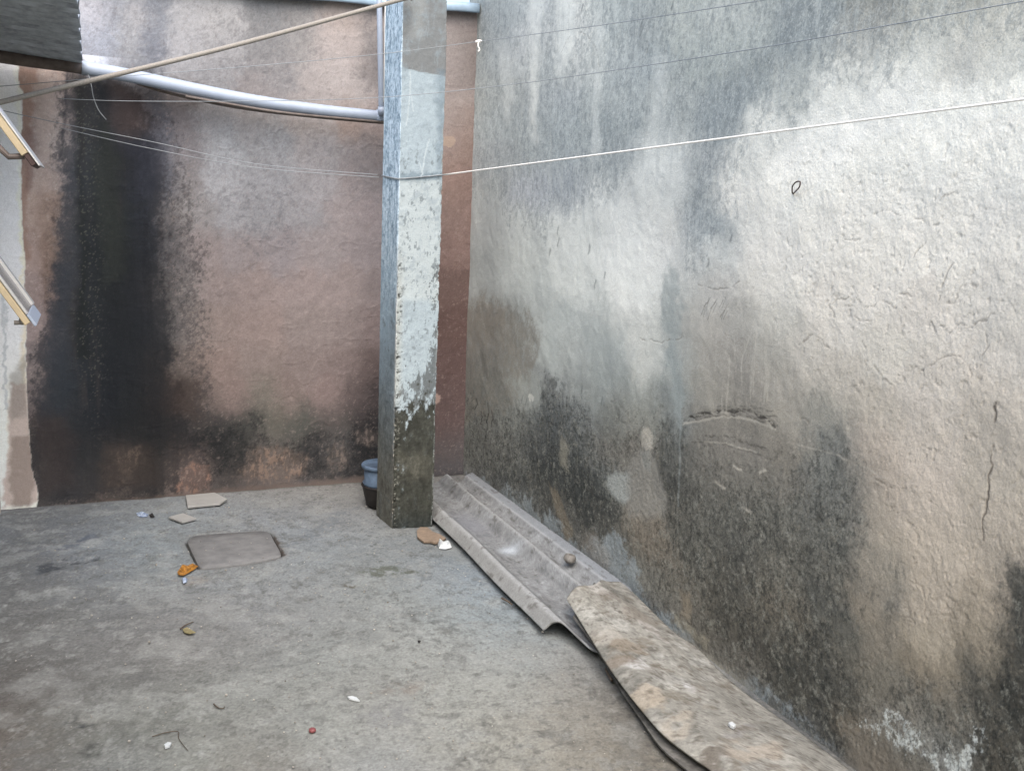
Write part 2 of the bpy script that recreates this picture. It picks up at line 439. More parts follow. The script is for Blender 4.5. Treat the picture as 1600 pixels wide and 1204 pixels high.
left = G.poly([(0, 830), (300, 900), (560, 960), (520, 1060), (260, 1150), (0, 1204)], 0.3, 0.2)
G.mix(sstep(0.3, 0.8, st)*left, (84, 83, 84), 0.3)
G.mix(sstep(0.3, 0.8, -st)*left, (142, 138, 135), 0.35)
for k, (sd_, thr, rgb, a) in enumerate(((31, 0.42, (112, 110, 106), 0.5), (32, 0.55, (96, 94, 90), 0.5), (33, 0.45, (176, 175, 170), 0.35))):
    G.mix(sstep(thr, thr+0.3, G.noise((0.07, 0.045, 0.09)[k], sd_, 5, 0.7))*near, rgb, a)
G.mix(sstep(0.35, 0.6, G.noise(0.02, 17, 5, 0.9))*near, (116, 114, 110), 0.22)
G.mix(sstep(0.42, 0.6, G.noise(0.06, 18, 5, 0.8))*near, (112, 110, 106), 0.22)
G.mix(sstep(0.45, 0.65, -G.noise(0.05, 19, 5, 0.8))*near, (178, 177, 171), 0.25)
G.mix(sstep(0.15, 0.7, G.noise(0.22, 23, 4, 0.55))*near, (176, 175, 169), 0.35)
G.mix(sstep(0.2, 0.7, -G.noise(0.18, 24, 4, 0.55))*near, (124, 123, 121), 0.25)
G.mix(sstep(0.5, 0.62, G.noise(0.03, 25, 4, 0.7)+0.35*G.noise(0.3, 26, 2))*near, (100, 98, 94), 0.35)
G.mix(sstep(0.45, 0.75, -n3)*near, (180, 178, 172), 0.2)
G.settle(16, 0.75)
# marks one can point at
for P, rgb, a, so in (([(105, 1125), (120, 1120), (150, 1120), (160, 1128), (140, 1137), (110, 1137)], (74, 74, 74), 0.85, 0.006),
                      ([(135, 1165), (150, 1158), (172, 1158), (165, 1175), (150, 1188), (130, 1180)], (80, 80, 76), 0.75, 0.01),
                      ([(70, 880), (110, 872), (152, 868), (156, 873), (120, 882), (90, 890), (60, 897)], (66, 68, 72), 0.8, 0.012),
                      ([(70, 862), (150, 832), (158, 836), (110, 860)], (84, 88, 100), 0.6, 0.015),
                      ([(560, 892), (600, 884), (640, 890), (660, 896), (610, 900), (575, 899)], (96, 98, 84), 0.7, 0.012),
                      ([(530, 917), (550, 914), (552, 920), (535, 921)], (98, 88, 74), 0.8, 0.006),
                      ([(640, 960), (660, 955), (656, 972), (645, 970)], (104, 102, 100), 0.6, 0.012),
                      ([(670, 970), (690, 968), (688, 978), (672, 976)], (104, 104, 102), 0.6, 0.012),
                      ([(700, 975), (718, 972), (714, 984), (702, 982)], (104, 104, 102), 0.6, 0.012),
                      ([(590, 1075), (640, 1062), (680, 1070), (640, 1085)], (146, 128, 116), 0.4, 0.03),
                      ([(400, 1160), (440, 1165), (470, 1204), (400, 1204)], (112, 108, 102), 0.45, 0.04),
                      ([(560, 1120), (600, 1095), (660, 1110), (640, 1130), (580, 1140)], (136, 134, 136), 0.4, 0.03),
                      ([(900, 1062), (990, 1090), (1040, 1180), (1020, 1204), (930, 1100)], (104, 98, 92), 0.4, 0.04),
                      ([(430, 855), (520, 800), (560, 790), (560, 800), (470, 850)], (122, 126, 132), 0.5, 0.05),
                      ([(270, 905), (310, 898), (330, 906), (290, 914)], (160, 140, 120), 0.35, 0.02)):
    G.mix(G.poly(P, so*1.4, 0.02, 0.02)*sstep(-0.55, 0.35, n3+0.6*n2), rgb, a)
# darker tone in the angle under the walls
bwd = (G.v-(BW0[1]+(G.u-BW0[0])*0.05))
G.mix(sstep(-0.03, 0.0, bwd)*near, (100, 92, 86), 0.6)
G.mix(sstep(0.25, 0.05, XR-G.u)*near*sstep(-0.4, 0.4, n2), (96, 98, 100), 0.6)
# the seat of the inspection cover and the joint round it
COVER = [(291, 847), (300, 838), (330, 834), (370, 831), (408, 829), (422, 832), (430, 845), (441, 866), (430, 872), (380, 881), (330, 887), (312, 887), (302, 870)]
cov_in = G.poly(COVER, 0.003, 0.004, 0.002, 0.006)
cov_halo = G.poly(COVER, 0.02, 0.01, 0.01, 0.03)
G.mix(cov_halo, (130, 126, 122), 0.35)
G.mix(G.poly([(425, 835), (432, 840), (446, 866), (436, 870)], 0.006, 0.01, 0.006), (84, 70, 62), 0.8)
G.mix(cov_in, (72, 70, 67), 0.9)
G.disp = near*(0.004*n1+0.0025*n2+0.0012*n3+0.0012*sstep(0.3, 0.7, st)*left)-0.018*cov_in
G.disp -= 0.004*G.poly([(105, 1125), (120, 1120), (150, 1120), (160, 1128), (140, 1137), (110, 1137)], 0.01, 0.01)
G.disp -= 0.004*G.poly([(70, 880), (110, 872), (152, 868), (156, 873), (120, 882), (90, 890), (60, 897)], 0.01, 0.01)
G.spk = near*np.clip(0.35+0.35*n1+0.25*left, 0, 1)
me = grid_mesh('ground', np.stack([G.u, G.v, G.disp], 1), G.nu, G.nv)
set_paint(me, G.col, G.spk)
tag(link('ground', me, M_FLOOR), kind='structure')

# ================================================================== RIGHT WALL
RW_TOP = 3.3
ry = np.concatenate([[-4], np.arange(-1.5, 1.61, 0.02), 1.62*np.exp(np.linspace(0, math.log(5.97/1.62), 980))])
rz = np.concatenate([[-0.1], np.linspace(-0.02, 2.80, 800), [RW_TOP]])
W = Paint(ry, rz, uv_right, (214, 208, 196))
n1 = W.noise(0.45, 11, 5); n2 = W.noise(0.10, 12, 5, 0.65); n3 = W.noise(0.03, 13, 4, 0.75)
vs = W.noise(0.07, 14, 5, 0.6, 0.8, 7.0)          # runs of water down the wall
vs2 = W.noise(0.025, 15, 4, 0.65, 0.8, 9.0)
W.lit = 2.5*(0.335+0.043*W.v)*(1-0.26*sstep(4.7, 5.8, W.u)*sstep(2.6, 1.6, W.v)); W.tint = np.array([0.92, 0.93, 1.005])
W.field([(-30, '750:140,146,148 840:200,203,203 885:212,212,208 950:170,176,176 1050:165,170,168 1200:150,155,155 1380:140,141,137 1550:150,150,145'),
 (20, '750:140,146,148 800:160,166,167 840:200,203,203 859:148,155,160 885:212,212,208 950:172,178,178 1000:148,154,156 1050:165,170,168 1150:172,176,174 1250:143,149,151 1380:142,143,140 1450:168,168,162 1550:166,165,158'),
 (60, '750:150,155,157 840:198,200,200 859:150,157,161 890:208,208,205 950:172,178,178 1000:148,154,157 1050:165,170,168 1150:168,173,171 1250:142,149,152 1350:162,163,160 1450:180,180,174 1560:182,180,172'),
 (100, '760:160,166,168 840:190,194,194 860:155,162,166 900:190,192,190 950:175,180,180 1000:158,165,168 1100:158,164,163 1180:145,151,152 1250:165,169,168 1350:195,195,190 1450:205,204,197 1500:182,180,174 1570:197,195,187'),
 (150, '760:165,170,170 860:160,166,170 950:160,166,167 1050:158,163,163 1150:140,147,150 1230:172,175,172 1300:215,214,208 1400:225,223,217 1500:228,226,219 1580:232,229,220'),
 (200, '760:165,172,174 850:158,165,168 950:150,157,159 1050:155,160,160 1120:143,150,153 1200:205,205,200 1300:230,228,222 1450:230,228,221 1580:232,229,222'),
 (250, '760:155,160,163 850:158,165,168 950:152,158,160 1060:185,187,184 1100:140,146,150 1150:200,200,195 1250:228,226,220 1400:226,224,217 1560:226,223,215'),
 (300, '750:160,165,165 830:165,170,178 880:150,156,162 950:190,193,192 1020:175,178,177 1080:150,156,158 1150:215,213,207 1250:224,222,215 1400:218,215,208 1550:218,215,208'),
 (350, '750:160,164,164 820:185,190,190 900:200,203,201 980:208,210,208 1040:195,195,192 1090:150,157,161 1120:152,159,162 1180:214,212,206 1300:214,211,204 1450:210,206,198 1550:210,206,199'),
 (400, '745:155,160,160 820:185,190,189 900:203,206,204 980:215,217,215 1035:210,208,205 1062:165,171,172 1110:190,192,190 1200:210,207,201 1350:205,201,193 1550:203,199,191'),
 (450, '740:155,160,160 820:178,184,184 900:196,200,198 1000:214,216,213 1035:205,206,202 1060:165,170,170 1100:180,178,174 1200:198,195,188 1350:198,193,185 1550:194,189,181'),
 (500, '740:125,124,120 770:118,116,112 820:140,145,145 850:176,182,182 900:170,176,176 950:175,180,179 1000:200,201,198 1050:152,158,158 1090:162,158,152 1150:160,158,153 1200:180,178,171 1300:194,189,181 1450:190,184,176 1560:186,181,173'),
 (550, '740:118,120,120 800:125,128,127 850:168,174,174 900:168,173,173 950:158,164,165 1000:185,188,186 1050:150,157,158 1100:148,145,139 1150:145,142,137 1200:155,153,147 1260:178,173,165 1400:187,182,173 1560:182,176,168'),
 (600, '730:105,108,107 780:130,134,133 820:150,155,154 860:115,119,122 900:145,150,150 950:130,135,135 1000:145,149,147 1050:135,142,143 1100:140,137,130 1160:135,132,127 1220:150,146,139 1300:172,166,157 1450:182,175,166 1560:178,170,160'),
 (650, '730:92,95,94 800:115,119,118 860:70,75,79 900:120,125,127 950:105,108,106 1010:135,137,132 1050:110,116,118 1100:125,122,116 1160:122,119,113 1220:140,136,128 1290:135,134,128 1350:165,158,148 1450:178,170,161 1560:170,162,152'),
 (700, '730:85,87,86 780:95,97,96 850:62,65,68 900:80,83,84 950:92,90,86 1012:120,116,110 1045:74,78,78 1100:108,105,100 1160:110,107,102 1220:118,114,107 1300:110,112,110 1360:158,148,138 1450:172,163,153 1560:160,152,142'),
 (750, '740:90,92,93 800:66,69,70 870:58,61,62 920:52,55,56 965:105,109,109 1010:125,120,112 1050:56,58,58 1100:85,84,80 1160:98,96,91 1220:95,93,88 1290:95,97,95 1340:110,108,103 1370:160,149,138 1450:168,158,148 1560:160,152,141'),
 (800, '770:95,98,103 830:82,84,84 870:68,68,66 920:54,56,56 1010:115,108,99 1060:80,79,75 1120:82,82,78 1200:84,84,80 1280:88,89,86 1330:85,86,84 1362:150,141,130 1450:165,155,144 1560:158,149,138'),
 (850, '830:95,100,105 900:88,88,86 960:80,79,75 1020:100,93,84 1080:80,80,76 1150:76,76,73 1230:85,84,79 1300:80,81,78 1335:72,75,74 1365:152,143,131 1460:160,150,138 1570:150,141,130'),
 (900, '900:95,98,102 960:100,98,94 1010:90,90,86 1060:88,85,79 1130:74,73,69 1220:86,84,78 1300:80,80,76 1340:88,86,81 1365:148,139,127 1390:95,95,90 1430:152,142,130 1550:150,140,128 1595:70,70,67'),
 (950, '960:95,100,104 1010:90,92,93 1060:95,93,88 1130:74,72,67 1220:85,80,72 1300:72,73,71 1350:130,122,111 1390:95,94,90 1430:152,142,130 1550:140,131,119 1590:60,60,57'),
 (1000, '1040:92,97,100 1090:85,82,76 1150:70,68,64 1230:74,72,67 1320:75,75,71 1380:100,95,87 1440:146,137,124 1530:128,120,108 1590:55,56,54'),
 (1050, '1110:90,93,93 1160:85,82,77 1230:66,65,61 1310:74,73,69 1370:90,87,80 1450:115,107,95 1530:80,77,71 1590:62,61,57'),
 (1100, '1180:88,92,94 1230:60,60,57 1310:66,66,63 1400:95,92,86 1480:95,91,84 1550:66,65,61 1595:58,57,53'),
 (1150, '1250:85,88,90 1300:62,62,60 1345:112,102,90 1400:98,96,92 1480:100,100,97 1560:64,62,57'),
 (1200, '1300:80,82,84 1370:125,113,100 1430:95,92,86 1480:120,122,122 1570:62,60,55')], 23, 20, 0.032, 0.020, 0.014, (18, 85, 32), 0.85, (0, 0, 0), 0.012, 13, 0, (1.70, 9, -9, 2.62))
W.weather(1.0)
top = [(690, -60), (1700, -60), (1700, 60), (1600, 85), (1500, 88), (1400, 112), (1300, 135), (1230, 185), (1180, 235), (1150, 270), (1140, 330), (1120, 395), (1090, 415), (1062, 380), (1050, 310), (960, 300), (900, 320), (850, 380), (810, 350), (735, 300)]
tg = W.poly(top, 0.10, 0.09, 0.03)
W.mould(tg*(0.5+0.1*vs+0.15*n1), (116, 122, 126), 0.35, 0.8, 0.85, 41, 0.04, 1, 1.4, 0.6)
fib = 1-np.abs(fbm(W.u*0.8+W.v*0.35, W.v-W.u*0.3, 0.03, 771, 4, 0.7, 0.8, 1.6))
W.mix(sstep(0.86, 0.99, fib)*tg, (196, 200, 200), 0.35)
W.mix(sstep(0.3, 0.7, -vs2-0.4*vs)*tg, (186, 190, 190), 0.15)

W.settle()
low = [(712, 600), (740, 615), (790, 645), (835, 640), (850, 600), (880, 590), (905, 615), (925, 660), (960, 640), (1000, 640), (1048, 660), (1064, 640), (1064, 700), (1180, 730), (1240, 700), (1290, 690), (1310, 740), (1340, 800), (1340, 900), (1320, 1000), (1400, 1060), (1420, 1080), (1500, 1060), (1570, 1010), (1575, 880), (1640, 860), (1640, 1300), (1300, 1250), (960, 930), (712, 760)]
gl = W.poly(low, 0.12, 0.09, 0.04)
W.mould(W.poly([(718, 470), (770, 462), (800, 490), (838, 482), (848, 540), (825, 620), (790, 650), (700, 660)], 0.05, 0.05, 0.02)*0.75, (122, 117, 110), 0.3, 0.85, 0.8, 44, 0.05, 1, 1.4, 0.6)
W.mould(W.poly([(716, 540), (780, 560), (800, 640), (716, 740)], 0.08, 0.06)*0.6, (100, 102, 100), 0.3, 0.85, 0.8, 45, 0.06, 1, 1.6, 0.6)
for P, rgb, a, so in (([(960, 350), (1040, 345), (1040, 470), (985, 480), (930, 430)], (216, 218, 216), 0.5, 0.10), ([(870, 340), (930, 340), (930, 450), (860, 470)], (204, 207, 205), 0.4, 0.10), ([(985, 485), (1030, 480), (1040, 590), (990, 600)], (196, 198, 195), 0.5, 0.07),
                      ([(845, 490), (880, 490), (875, 600), (840, 570)], (178, 184, 184), 0.5, 0.06), ([(915, 500), (975, 510), (980, 600), (930, 620), (905, 560)], (150, 157, 158), 0.45, 0.07), ([(1040, 430), (1062, 430), (1064, 640), (1046, 640)], (142, 150, 152), 0.6, 0.03),
                      ([(800, 600), (842, 590), (842, 640), (815, 655)], (156, 161, 160), 0.5, 0.05), ([(905, 600), (940, 600), (930, 650), (912, 640)], (152, 157, 157), 0.45, 0.05)):
    W.mix(W.poly(P, so, 0.06, 0.02), rgb, a)
for P, a, so in (([(846, 610), (862, 592), (884, 600), (905, 640), (915, 700), (905, 760), (860, 760), (835, 740), (845, 680)], 0.7, 0.05),
                 ([(722, 690), (790, 660), (860, 700), (900, 760), (870, 800), (800, 760), (740, 740)], 0.5, 0.06),
                 ([(1035, 660), (1066, 640), (1066, 790), (1060, 860), (1030, 800), (1015, 720)], 0.75, 0.04),
                 ([(880, 700), (950, 700), (990, 760), (970, 830), (920, 850), (880, 780)], 0.6, 0.06),
                 ([(1285, 700), (1310, 690), (1345, 820), (1345, 930), (1300, 990), (1290, 900), (1280, 800)], 0.65, 0.05),
                 ([(1060, 790), (1150, 780), (1260, 850), (1300, 960), (1280, 1080), (1180, 1020), (1080, 950), (1020, 880)], 0.5, 0.10),
                 ([(1180, 1010), (1300, 990), (1330, 1100), (1320, 1180), (1230, 1120)], 0.65, 0.08),
                 ([(1574, 880), (1640, 860), (1640, 1040), (1585, 1010)], 0.9, 0.04),
                 ([(1375, 880), (1402, 880), (1400, 960), (1385, 1020), (1374, 960)], 0.6, 0.03),
                 ([(1400, 1090), (1500, 1080), (1570, 1030), (1640, 1040), (1640, 1230), (1560, 1200), (1450, 1150)], 0.7, 0.09)):
    W.mould(W.poly(P, so, 0.06, 0.03)*a, (56, 59, 59), 0.3, 0.9, 0.85, 48, 0.04, 1, 1.5, 0.5)
W.mould(gl*0.5, (136, 137, 132), 0.68, 0.9, 0.8, 49, 0.03, 1, 1.2, 0.5)
W.mould(gl*0.45, (112, 108, 100), 0.65, 0.95, 0.85, 50, 0.06, 1, 1.3, 0.3)
W.mould(gl*0.5, (40, 42, 42), 0.62, 0.9, 0.9, 55, 0.03, 1, 1.5, 0.5)
W.mix(W.line([(1064, 520), (1062, 640), (1060, 790)], 0.010, 0.012, 0.0, 0.006), (150, 158, 160), 0.3)
# pale runs between
for P, a in (([(826, -20), (846, -20), (842, 90), (838, 210), (828, 200)], 0.8), ([(868, -20), (905, -20), (897, 60), (880, 110), (868, 80)], 0.85), ([(930, 30), (942, 30), (940, 230), (925, 240)], 0.4),
             ([(1020, 100), (1040, 100), (1050, 260), (1010, 260)], 0.35), ([(780, 60), (800, 90), (800, 180), (785, 180)], 0.4), ([(985, 225), (1062, 225), (1075, 300), (1055, 340), (1000, 320)], 0.45)):
    W.mix(W.poly(P, 0.05, 0.04, 0.02), (214, 216, 214), a)
W.mix(W.poly([(1095, 380), (1105, 365), (1115, 372), (1105, 402)], 0.02, 0.02)*sstep(-0.2, 0.4, n3), (206, 209, 208), 0.5)
# bare patches rubbed clean
W.mix(W.poly([(1002, 672), (1012, 668), (1020, 680), (1020, 698), (1010, 704), (1002, 694)], 0.008, 0.006, 0.004), (160, 157, 151), 0.9)
W.mix(W.poly([(948, 745), (962, 735), (985, 742), (985, 780), (975, 786), (958, 775), (948, 760)], 0.012, 0.01, 0.006), (144, 148, 148), 0.9)
W.mix(W.poly([(985, 712), (1005, 702), (1025, 712), (1035, 750), (1044, 780), (1035, 805), (1010, 812), (985, 800), (980, 760)], 0.03, 0.02, 0.006), (132, 131, 128), 0.75)
W.mix(W.poly([(1000, 705), (1015, 704), (1016, 735), (1005, 738)], 0.012, 0.01), (134, 136, 134), 0.6)
W.mix(W.poly([(826, 617), (834, 618), (832, 627), (824, 624)], 0.004, 0.003), (186, 188, 186), 0.9)
W.mix(W.poly([(876, 680), (888, 695), (886, 740), (874, 730)], 0.02, 0.02), (134, 132, 124), 0.6)
W.mix(W.poly([(856, 755), (870, 770), (895, 830), (884, 850), (870, 800)], 0.014, 0.02), (130, 120, 106), 0.45)
# washed foot of the wall, bluish grey cement
foot = [(730, 742), (790, 770), (850, 800), (900, 850), (960, 830), (990, 880), (1010, 930), (1060, 970), (1120, 1040), (1200, 1090), (1300, 1170), (1200, 1110), (960, 935), (716, 750)]
W.mould(W.poly(foot, 0.05, 0.05, 0.03)*0.85, (134, 142, 148), 0.3, 0.7, 0.5, 51, 0.06, 1, 1.3, 0.8)
W.mix(W.poly([(905, 840), (925, 830), (950, 870), (955, 910), (925, 890)], 0.03, 0.03), (130, 124, 118), 0.4)
W.mix(W.poly([(1040, 985), (1110, 1010), (1180, 1080), (1150, 1080), (1060, 1010)], 0.03, 0.03), (124, 120, 112), 0.6)
W.mix(W.poly([(1050, 955), (1070, 970), (1110, 1000), (1105, 1010), (1060, 985)], 0.012, 0.02, 0.012), (150, 145, 132), 0.5)
W.mix(W.poly([(1060, 920), (1075, 925), (1078, 970), (1062, 960)], 0.02, 0.02), (140, 130, 116), 0.5)
W.mix(W.poly([(1322, 1135), (1360, 1135), (1400, 1170), (1430, 1215), (1320, 1215)], 0.025, 0.02), (104, 101, 96), 0.75)
W.mould(W.poly([(1360, 1120), (1400, 1140), (1470, 1170), (1530, 1150), (1535, 1180), (1480, 1215), (1420, 1180)], 0.04, 0.05, 0.03)*0.75, (186, 192, 194), 0.42, 0.75, 0.8, 52, 0.05, 1, 1, 0.85)
W.mould(W.poly([(1360, 1010), (1600, 1020), (1600, 1060), (1500, 1080), (1400, 1070)], 0.08, 0.08)*0.5, (124, 118, 106), 0.35, 0.9, 0.7, 53, 0.05, 1, 1, 0.35)
# arcs rubbed by something that swung against the wall
arcn = sstep(-0.45, 0.25, W.noise(0.012, 66, 3, 0.7, 2.5, 0.7))
for P, w, a in (([(1068, 657), (1090, 648), (1130, 642), (1165, 643), (1200, 656), (1212, 668)], 0.012, 0.75), ([(1080, 656), (1120, 649), (1160, 648), (1196, 660)], 0.006, 0.5),
                ([(1140, 638), (1180, 640), (1212, 652)], 0.006, 0.5), ([(1120, 636), (1170, 634), (1206, 643)], 0.004, 0.4), ([(1090, 684), (1130, 680), (1160, 690), (1200, 702)], 0.008, 0.45),
                ([(1070, 692), (1100, 690), (1150, 698), (1210, 720)], 0.006, 0.4), ([(1150, 722), (1190, 735), (1210, 742)], 0.006, 0.35), ([(1146, 620), (1146, 700), (1140, 740)], 0.004, 0.35)):
    W.mix(W.line(P, w, w, 0, 0.006)*arcn, (60, 58, 56), min(1, a*1.25))
for P, w, a in (([(1066, 662), (1095, 656), (1130, 650), (1170, 655), (1205, 668)], 0.008, 0.6), ([(1180, 500), (1172, 530), (1160, 560), (1158, 600)], 0.006, 0.55), ([(1140, 560), (1136, 610), (1132, 645)], 0.008, 0.45),
                ([(1146, 728), (1158, 733)], 0.008, 0.8), ([(1188, 738), (1196, 734)], 0.01, 0.8), ([(1100, 690), (1140, 694), (1180, 706)], 0.006, 0.45), ([(1230, 690), (1290, 706), (1340, 724), (1392, 752)], 0.006, 0.3),
                ([(1160, 792), (1175, 800)], 0.008, 0.5), ([(1118, 752), (1134, 762)], 0.01, 0.5)):
    W.mix(W.line(P, w, w*0.8, 0, 0.004), (186, 182, 174), a*0.7)
W.mix(sstep(0.25, 0.6, vs2)*W.poly([(1120, 480), (1200, 480), (1210, 640), (1120, 640)], 0.05, 0.03), (186, 182, 174), 0.35)
W.mix(sstep(0.3, 0.7, vs2)*W.poly(top, 0.1, 0.1), (176, 180, 180), 0.4)
# scratched ticks
rsn = random.Random(4)
for i in range(14):
    x = rsn.uniform(1100, 1138); y = rsn.uniform(462, 490)
    W.mix(W.line([(x, y), (x-rsn.uniform(2, 9), y+rsn.uniform(8, 22))], 0.003, 0.004), (96, 96, 92), 0.6)
for x, y, l in ((762, 630, 30), (752, 640, 24), (760, 655, 28), (744, 622, 18), (768, 640, 26)):
    W.mix(W.line([(x, y), (x+2, y+l*0.5), (x-2, y+l)], 0.008, 0.008, 0, 0.006), (40, 40, 38), 0.8)
for x, y in ((873, 355), (860, 390), (873, 372), (930, 440), (920, 385), (945, 425), (1003, 35), (912, 8), (1004, 45), (1143, 366), (1108, 404), (822, 622), (816, 618), (911, 603), (943, 620), (1052, 3)):
    W.mix(W.line([(x, y), (x-2, y+10)], 0.010, 0.014, 0, 0.006), (98, 102, 104), 0.6)
# cracks and scars in the plaster
cracks = [[(1365, 335), (1388, 330), (1400, 337), (1420, 337), (1437, 342), (1450, 351), (1465, 350)], [(1320, 374), (1334, 376), (1345, 373)],
          [(1522, 396), (1505, 395), (1492, 405), (1485, 418), (1480, 435), (1472, 450), (1468, 466)], [(1540, 452), (1525, 447), (1510, 446), (1503, 443), (1497, 460), (1490, 473), (1480, 476)],
          [(1443, 378), (1434, 392), (1426, 405), (1430, 412), (1440, 422)], [(1250, 537), (1262, 527), (1270, 523), (1283, 530), (1293, 541), (1306, 544)],
          [(1470, 508), (1485, 518), (1500, 505), (1515, 512), (1530, 502), (1541, 500), (1550, 488), (1565, 485)], [(1415, 572), (1440, 575), (1455, 573), (1463, 567), (1475, 561), (1490, 555), (1505, 560), (1516, 570), (1518, 590)],
          [(1370, 573), (1378, 590), (1392, 599)], [(1300, 473), (1313, 468), (1326, 462)], [(1327, 478), (1333, 494), (1343, 501), (1362, 502)], [(1297, 474), (1303, 485), (1304, 500)],
          [(1557, 632), (1553, 660), (1551, 700), (1549, 725), (1547, 745), (1540, 782), (1537, 800), (1535, 842)], [(1538, 522), (1545, 540), (1536, 556)],
          [(1000, 529), (1030, 534), (1050, 530), (1064, 527), (1066, 514)], [(1090, 445), (1105, 450), (1128, 453), (1145, 447), (1156, 440)], [(1465, 309), (1480, 303), (1495, 299)], [(1325, 312), (1335, 304), (1345, 300)],
          [(905, 50), (920, 58), (930, 72), (936, 92), (938, 105)], [(878, 82), (887, 62), (892, 56)], [(1405, 459), (1415, 460), (1424, 463)], [(1248, 654), (1258, 655), (1263, 662)], [(1430, 905), (1442, 918), (1447, 945), (1443, 960)],
          [(1410, 960), (1428, 971)], [(1336, 983), (1346, 988)], [(1457, 504), (1463, 518)], [(1420, 505), (1422, 520)], [(1300, 706), (1330, 718), (1345, 735)], [(1016, 68), (1010, 82), (1008, 95)], [(1360, 744), (1390, 760)], [(1395, 1062), (1412, 1082), (1425, 1087)], [(1380, 470), (1390, 476), (1400, 480)], [(1340, 465), (1356, 480), (1370, 474)]]
ridge = np.zeros(W.n); groove = np.zeros(W.n)
for i, P in enumerate(cracks):
    w = 0.0044 if i != 12 else 0.007
    groove = np.maximum(groove, W.line(smooth_path([(*p, 0) for p in P], 4) if False else P, w, w*0.9, 0.0, 0.007))
    ridge = np.maximum(ridge, W.line([(x, y+3) for x, y in P], 0.022, 0.022, 0, 0.006))
groove = groove*sstep(-0.55, 0.15, n3); W.mix(groove, (112, 105, 98), 0.5)
W.mix(W.line(cracks[12], 0.005, 0.006, 0, 0.010)*sstep(-0.3, 0.3, n2), (72, 66, 60), 0.7)
right = W.poly([(1150, 280), (1640, 120), (1640, 1100), (1340, 1060), (1330, 720), (1200, 520)], 0.2, 0.1)
pits = sstep(0.62, 0.8, W.noise(0.022, 61, 3, 0.6))
lump = W.noise(0.03, 62, 4, 0.7, 1.2, 1.0)
scar = 1-np.abs(W.noise(0.16, 63, 4, 0.6)); scar = sstep(0.93, 1.0, scar)
W.disp = 0.006*n1+0.0012*n2+0.00035*n3+right*(0.0004*lump+0.0007*W.noise(0.012, 64, 3, 0.85)+0.0003*scar*sstep(-0.1, 0.4, n2))-0.0012*pits*(0.2+right)-0.0016*groove+0.0003*ridge
W.disp += 0.0012*gl*W.noise(0.012, 65, 2)
W.disp -= 0.0014*(W.line([(1068, 657), (1090, 648), (1130, 641), (1165, 643), (1200, 656), (1212, 668)], 0.014, 0.012))
W.mix(pits*right, (120, 112, 104), 0.2)
W.spk = np.clip(0.12+0.75*gl+0.45*W.poly(top, 0.14, 0.1)+0.1*n1, 0, 1)
out = np.clip((1.55-W.u)/0.5, 0, 1)
W.disp *= (1-out)*sstep(-0.02, 0.02, W.v)
me = grid_mesh('right_wall', np.stack([XR-W.disp, W.u, W.v], 1), W.nu, W.nv, True)
set_paint(me, W.col, W.spk)
rw = link('wall', me, M_RIGHT)
tag(rw, 'tall cream plastered wall with grey mould along the right side of the yard', 'wall')
bm = bmesh.new(); add_box(bm, (XR+0.012, -4, -0.1), (XR+0.16, 5.99, RW_TOP+0.02))
bm_obj('wall_core', bm, M_LBUILD, rw)

# ================================================================== BACK WALL
bu = np.linspace(-0.32, 2.40, 560); bu = np.concatenate([[-3.0], bu])
bv = np.concatenate([[-0.1], np.linspace(-0.02, 2.74, 540)])
B = Paint(bu, bv, uv_back, (182, 154, 144))
n1 = B.noise(0.45, 111, 5); n2 = B.noise(0.11, 112, 5, 0.65); n3 = B.noise(0.03, 113, 4, 0.75)
vs = B.noise(0.08, 114, 5, 0.6, 0.8, 8.0)
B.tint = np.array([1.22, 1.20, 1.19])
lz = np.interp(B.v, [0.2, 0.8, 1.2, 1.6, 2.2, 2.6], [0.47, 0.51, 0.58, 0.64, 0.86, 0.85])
lw = np.interp(B.v, [0.4, 1.0, 1.6, 2.0, 2.2], [0.46, 0.36, 0.23, 0.18, 0.16])  # low values pale the wall colour under the eave, offsetting its shade
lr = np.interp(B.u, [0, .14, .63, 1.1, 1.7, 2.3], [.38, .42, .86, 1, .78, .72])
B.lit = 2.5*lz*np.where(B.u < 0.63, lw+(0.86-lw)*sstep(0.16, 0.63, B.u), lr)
B.lit = np.where(B.v > 2.27, np.maximum(B.lit, 1.8), B.lit)
